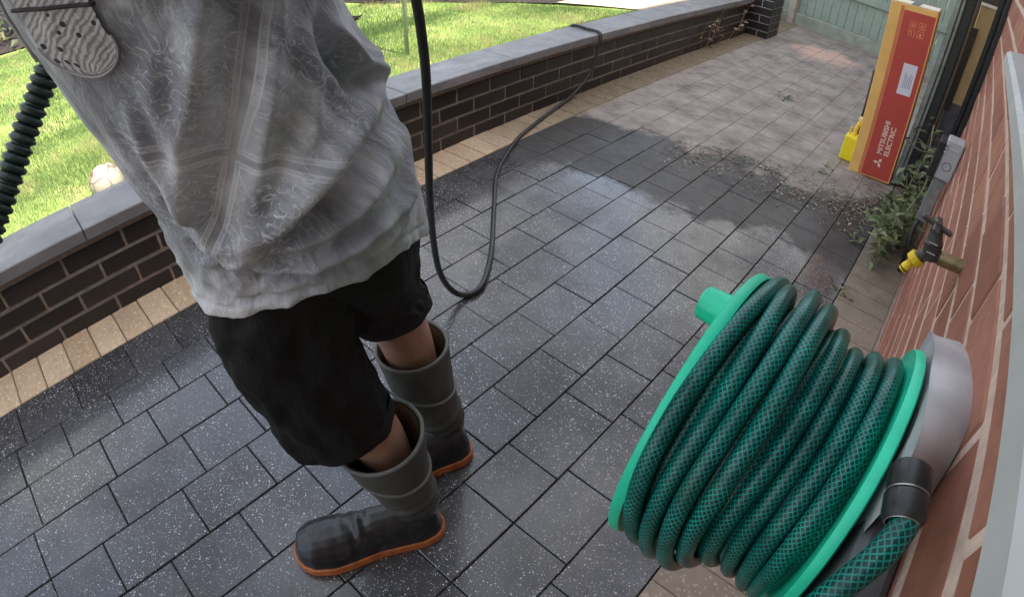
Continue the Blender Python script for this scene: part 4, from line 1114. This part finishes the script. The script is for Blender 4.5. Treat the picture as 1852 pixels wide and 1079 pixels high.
        w = s.n('ShaderNodeTexWave', wave_type='BANDS', bands_direction='DIAGONAL'); w.inputs['Scale'].default_value = 60; w.inputs['Distortion'].default_value = 5; w.inputs['Detail'].default_value = 3
        s.l(s.vmul(uv, (1, 1.3, 1)), w.inputs['Vector'])
        col = s.ramp(w.outputs['Fac'], [(0.1, (0.30, 0.27, 0.28)), (0.5, (0.52, 0.48, 0.49)), (0.95, (0.62, 0.60, 0.61))])
        cs = s.n('ShaderNodeSeparateColor'); s.l(s.vor(uv, 105, 'Color', rand=.7), cs.inputs[0])
        sp = s.math('MULTIPLY', s.math('GREATER_THAN', cs.outputs[0], .62), s.math('LESS_THAN', s.vor(uv, 105, rand=.7), .33))
        col = s.mix(sp, col, (.05, .045, .05))
    s.set('Base Color', col); s.set('Roughness', .88); s.set('Sheen Weight', .15); s.set('Specular IOR Level', .25)
    wr = s.noise(s.vmul(uv, (1, .45, 1)), 34, 5, .6, dist=.6)
    s.bump(s.math('ADD', wr, s.math('MULTIPLY', s.noise(uv, 420, 2), .08)), .8, .009); return s.m
m = MB(); NA, NZ = 260, 190; rows = []; z0, z1 = .725, 1.50
angs = [R(-270 + 360*j/NA) for j in range(NA + 1)]
def hemz(a):      # hem hangs lower at the front left, rises to the right
    d = math.degrees(a)
    return .005*noise.noise(Vector((a*3, 0, 2))) + .002*noise.noise(Vector((a*11, 0, 2))) + float(np.interp(d, [-270, -200, -150, -135, -120, -100, -80, -50, -20, 30, 90], [.76, .755, .765, .768, .785, .80, .808, .812, .79, .765, .76]))
zl = []
for i in range(NZ + 1):
    t = i / NZ; zl.append(t)
for t in [-.0]:
    pass
# hem turned inwards, then up the body
for (tt, off) in [(-2, -.010), (-1, -.003)] + [(t, 0) for t in zl]:
    row = []
    for a in angs:
        hz = hemz(a); z = hz + (z1 - hz)*max(0, tt) if tt >= 0 else hz + (.018 if tt == -2 else -.001)
        o_ = off if off else 0.0
        if 0 <= tt and (z - hz) < .018: o_ += .0012
        if .018 <= (z - hz) < .022 and tt >= 0: o_ -= .002
        row.append(shirt_pt(a, z, o_))
    rows.append(row)
def suv(i, j):
    i = min(i, len(rows)-1); a = angs[min(j, NA)]; hz = hemz(a); t = max(0, (i - 2) / NZ)
    return (a*.17, hz + (z1 - hz)*t)
m.grid(rows, False, uvs=suv, flip=False)
sh = m.build('t_shirt', m_shirt(), ps, smooth=True)
# sleeves
M_SH = sh.data.materials[0]
for S_, E_ in ((Sl, Vector((-.45, .19, 1.34))), (Sr, Vector((-.93, .36, 1.27)))):
    m = MB(); S0 = S_ - (SH if S_ is Sl else -SH)*.06
    m.tube([S0, S_, S_.lerp(E_, .5), S_.lerp(E_, .85)], lambda t: .070 - .006*t, 28, False); m.build('sleeve', M_SH, sh, smooth=True)
# chest pocket with dark trim
def pk(u, v): return shirt_pt(R(-122) + u/.17, 1.143 + v, .0045)
m = MB(); rows = []; n = 24
for i in range(n + 1):
    v = .052 - (.052 + .035)*i/n; hw = .041 if v > 0.0 else .041*math.sqrt(max(0.0, 1 - (v/.0355)**2))
    rows.append([pk(-hw + 2*hw*j/16, v) for j in range(17)])
def puv(i, j): i = min(i, n); return (.08*min(j, 16)/16, .09*i/n)
m.grid(rows, False, uvs=puv, flip=False); pkt = m.build('pocket', m_shirt(True), sh, smooth=True)
M_TRIM = simple('dark_trim', (.045, .03, .035), .8); M_PIPE = simple('pale_piping', (.45, .43, .44), .8)
m = MB(); m.tube([shirt_pt(R(-122) + u/.17, 1.143 + .035 - u*.10, .0058) for u in np.linspace(-.046, .046, 15)], .0022, 6); m.build('pocket_trim', M_TRIM, pkt, smooth=True)
m = MB(); m.tube([shirt_pt(R(-122) + .043*math.cos(t)/.17, 1.143 + .037*math.sin(t), .005) for t in np.linspace(math.pi, 2*math.pi, 30)], .0013, 6); m.build('pocket_piping', M_PIPE, pkt, smooth=True)
m = MB()
for da in (0, 4):
    m.tube([shirt_pt(R(-166 + da), z, .003) for z in np.linspace(1.12, 1.34, 14)], .0022, 6)
m.build('side_cord', M_PIPE, sh, smooth=True)

# ---- shorts: two legs and seat
def m_shorts():
    s = NT('black_shorts_fabric'); c = s.coord()
    s.set('Base Color', s.ramp(s.noise(c, 18, 5), [(0.3, (0.006, 0.006, 0.0065)), (0.7, (0.013, 0.013, 0.014))])); s.set('Roughness', .8); s.set('Specular IOR Level', .3)
    s.bump(s.noise(s.vmul(c, (1, 1, .5)), 26, 6, .65, dist=.5), .8, .010); return s.m
M_SHORTS = m_shorts()
st = MB()
def leg_loft(rings, hemfold=True, seed=0):
    rows = []; N = 72
    Rr = np.array(rings)   # z, cx, cy, a(lat), b(vd)
    zs_ = np.linspace(Rr[0, 0], Rr[-1, 0], 60)
    for i, z in enumerate(zs_):
        cx, cy, a_, b_, tl = [float(np.interp(z, Rr[:, 0], Rr[:, k])) for k in (1, 2, 3, 4, 5)]
        row = []
        for j in range(N):
            t = 2*math.pi*j/N
            n_ = .013*noise.noise(Vector((math.cos(t)*2.2 + seed, math.sin(t)*2.2, z*9))) + .004*(.6 - abs(noise.noise(Vector((math.cos(t)*4 + seed, math.sin(t)*4 + z*9, z*16))))*3)
            e = max(0, 1 - (z - Rr[0, 0])/.07); n_ *= 1 - .65*e; n_ += .002*math.sin(7*t + seed)*e
            P_ = Vector((cx, cy, z)) + LAT*((a_ + n_)*math.cos(t)) + VD*((b_ + n_)*math.sin(t))
            P_.z += tl*math.sin(t) * 1.0 + .016*e*math.cos(t)
            row.append(P_)
        rows.append(row)
    inner_ = []
    for j in range(N): 
        c_ = Vector((Rr[0, 1], Rr[0, 2], rows[0][j].z)); inner_.append(rows[0][j].lerp(c_, .07) + Vector((0, 0, .03)))
    mid = [rows[0][j].lerp(inner_[j], .3) + Vector((0, 0, -.010)) for j in range(N)]
    st.grid([inner_, mid] + rows, True, False, True)
base2 = Vector((-.6279, .2846, 0))
def LV(l, v): q = base2 + LAT*l + VD*v; return (q.x, q.y)
leg_loft([(.396, *LV(-.020, -.008), .106, .082, .0), (.52, *LV(-.050, .0), .108, .088, 0), (.62, *LV(-.062, .01), .106, .100, 0), (.72, *LV(-.050, .015), .118, .115, 0), (.80, *LV(-.03, .02), .13, .12, 0), (.86, *LV(-.01, .02), .14, .12, 0)], seed=1.3)
leg_loft([(.500, *LV(.128, .15), .082, .080, .0), (.56, *LV(.112, .11), .082, .090, 0), (.62, *LV(.088, .075), .085, .095, 0), (.72, *LV(.060, .05), .108, .12, 0), (.80, *LV(.03, .04), .13, .13, 0), (.86, *LV(.01, .03), .14, .13, 0)], seed=4.1)
st.build('shorts', M_SHORTS, ps, smooth=True)

# ---- boots
def m_boot():
    s = NT('dark_wet_rubber'); c = s.coord(); p = s.sep(c)
    dust = s.ramp(s.noise(c, 9, 5, .6), [(0.35, (0.042, 0.047, 0.040)), (0.7, (0.105, 0.108, 0.092))])
    hi_ = s.n('ShaderNodeMapRange'); hi_.inputs[1].default_value = .10; hi_.inputs[2].default_value = .17; s.l(p[2], hi_.inputs[0])
    s.set('Base Color', s.mix(hi_.outputs[0], s.ramp(s.noise(c, 50, 4), [(0.4, (0.016, 0.018, 0.02)), (0.7, (0.035, 0.037, 0.042))]), dust))
    s.set('Roughness', s.mix(hi_.outputs[0], (.26, .26, .26), (.6, .6, .6)))
    h = s.math('ADD', s.noise(c, 220, 3, .7), s.math('MULTIPLY', s.noise(s.vmul(c, (1, 1, 2)), 25, 4), 1.5)); s.bump(h, .35, .002); return s.m
M_BOOT = m_boot()
M_SOLE = simple('orange_rubber_sole', (0.42, 0.13, 0.03), .5, var=.3, scale=40, bump=.3)
M_LINING = simple('brown_boot_lining', (0.105, 0.065, 0.028), .8, var=.3, scale=30, bump=.3)
M_BIND = simple('grey_rubber_band', (0.13, 0.13, 0.12), .55, var=.15)
def outline(t):      # half widths of a left-ish sole at station t from heel 0 to toe 1 -> (inner, outer)
    w = float(np.interp(t, [0, .02, .06, .15, .3, .45, .6, .75, .88, .95, .985, 1.0], [.002, .016, .026, .033, .033, .034, .042, .048, .043, .031, .017, .002]))
    return w * 1.34
def boot(heel, toe, shaft, Lf, tilt):
    """heel, toe: xy; shaft rings [(z,cx,cy,r)]"""
    heel = Vector((*heel, 0)); toe = Vector((*toe, 0)); d = (toe - heel); L = d.length; d = d.normalized(); s_ = Vector((-d.y, d.x, 0))
    root = MB()
    # foot
    rows = []; NS = 40; M_ = 20
    ts = [0.5 - .5*math.cos(math.pi*i/NS) for i in range(NS + 1)]
    for t in ts:
        w = outline(t) + .001; h = float(np.interp(t, [0, .04, .10, .3, .45, .6, .72, .85, .95, 1], [.03, .085, .12, .13, .124, .108, .104, .100, .084, .026]))
        row = []
        for j in range(M_):
            a_ = 2*math.pi*j/M_; x_ = math.cos(a_); y_ = math.sin(a_)
            zz = .014 + (h - .014)*(max(0, y_)**.75 if y_ > 0 else 0)
            if y_ < 0: zz = .014
            wr_ = 0.0
            if .42 < t < .70 and y_ > 0: wr_ = .0065*math.sin((t - .42)*62 + x_*1.6)*math.sin(math.pi*(t - .42)/.28)
            ww = w*(abs(x_)**.8)*(1 if x_ > 0 else -1)*(1 - .10*max(0, y_))
            row.append(heel + d*(t*L) + s_*ww + Vector((0, 0, zz + wr_)))
        rows.append(row)
    root.grid(rows, True, True, True, flip=False)
    # shaft with wall thickness
    out_ = []; NZ_ = 34; A_ = np.array(shaft); N = 48
    zz = np.linspace(A_[0, 0], A_[-1, 0], NZ_)
    def ring(z, dr):
        cx, cy, r_ = [float(np.interp(z, A_[:, 0], A_[:, k])) for k in (1, 2, 3)]
        el = float(np.interp(z, [.03, .12, .2, .4], [1.35, 1.15, 1.02, 1.0]))
        row = []
        for j in range(N):
            a_ = 2*math.pi*j/N
            n_ = .0042*math.sin(z*165 + math.cos(a_)*2.2 + .8*math.sin(2*a_))*max(0, 1 - abs(z - .15)/.075) + .002*noise.noise(Vector((math.cos(a_)*2, math.sin(a_)*2, z*14)))
            row.append(Vector((cx, cy, z)) + d*((r_*el + dr + n_)*math.cos(a_)) + s_*((r_ + dr + n_)*math.sin(a_)) + Vector((0, 0, tilt*math.cos(a_)*max(0, (z - .2)/.17)*1.0)))
        return row
    for z in zz: out_.append(ring(z, 0))
    ins = [ring(z, -.007) for z in zz[::-1] if z > .13]
    root.grid(out_ + ins, True, True, True)
    o = root.build('boot', M_BOOT, ps)
    rm = o.modifiers.new('Remesh', 'REMESH'); rm.mode = 'VOXEL'; rm.voxel_size = .0026; rm.use_smooth_shade = True
    sm = o.modifiers.new('Smooth', 'CORRECTIVE_SMOOTH'); o.modifiers.remove(sm)
    sm = o.modifiers.new('Smooth', 'SMOOTH'); sm.iterations = 5; sm.factor = .5
    # sole
    m = MB(); n = 60
    def loop(off, z):
        pr_ = []
        for k in range(n):
            t = .5 - .5*math.cos(math.pi*k/(n-1)); pr_.append((t, outline(t) + off))
        q = [heel + d*(t*(L + 2*off) - off) + s_*w + Vector((0, 0, z)) for t, w in pr_] + [heel + d*(t*(L + 2*off) - off) - s_*w + Vector((0, 0, z)) for t, w in pr_[::-1]]
        return q
    m.grid([loop(.001, .0008), loop(.004, .003), loop(.0042, .013), loop(.0025, .0145), loop(.0030, .016), loop(.0042, .0175), loop(.0036, .0255), loop(.000, .028)], True, True, True)
    m.build('sole', M_SOLE, o, auto=60)
    m = MB(); m.tube(ring(A_[-1, 0], -.003) + [ring(A_[-1, 0], -.003)[0]], .0042, 8, False); m.build('top_binding', M_BIND, o, smooth=True)
    m = MB(); m.grid([ring(A_[-1, 0] - .001, -.0048), ring(.30, -.0048), ring(.20, -.0048)], True); m.grid([ring(A_[-1, 0] - .001, -.0095), ring(.30, -.0095), ring(.20, -.0095)], True, flip=True); m.build('lining', M_LINING, o, smooth=True)
    m = MB(); bz = .262
    rr = ring(bz, .0015); rr = [p + d*0 + Vector((0, 0, .018*math.cos(2*math.pi*j/N))) for j, p in enumerate(rr)]
    m.tube(rr + [rr[0]], .0040, 8, False); m.build('shaft_band', M_BIND, o, smooth=True)
    tgp = ring(A_[-1, 0] - .012, .001)
    return o
b1 = boot((-.517, .380), (-.693, .080), [(.03, -.570, .325, .036), (.07, -.562, .335, .040), (.12, -.556, .338, .048), (.17, -.562, .333, .057), (.22, -.572, .326, .067), (.29, -.582, .316, .078), (.362, -.586, .310, .087)], 0, -.016)
b2 = boot((-.628, .580), (-.722, .345), [(.03, -.682, .525, .036), (.07, -.675, .532, .040), (.12, -.672, .534, .048), (.17, -.680, .526, .057), (.22, -.690, .515, .065), (.29, -.700, .506, .073), (.38, -.708, .500, .079)], 0, -.004)
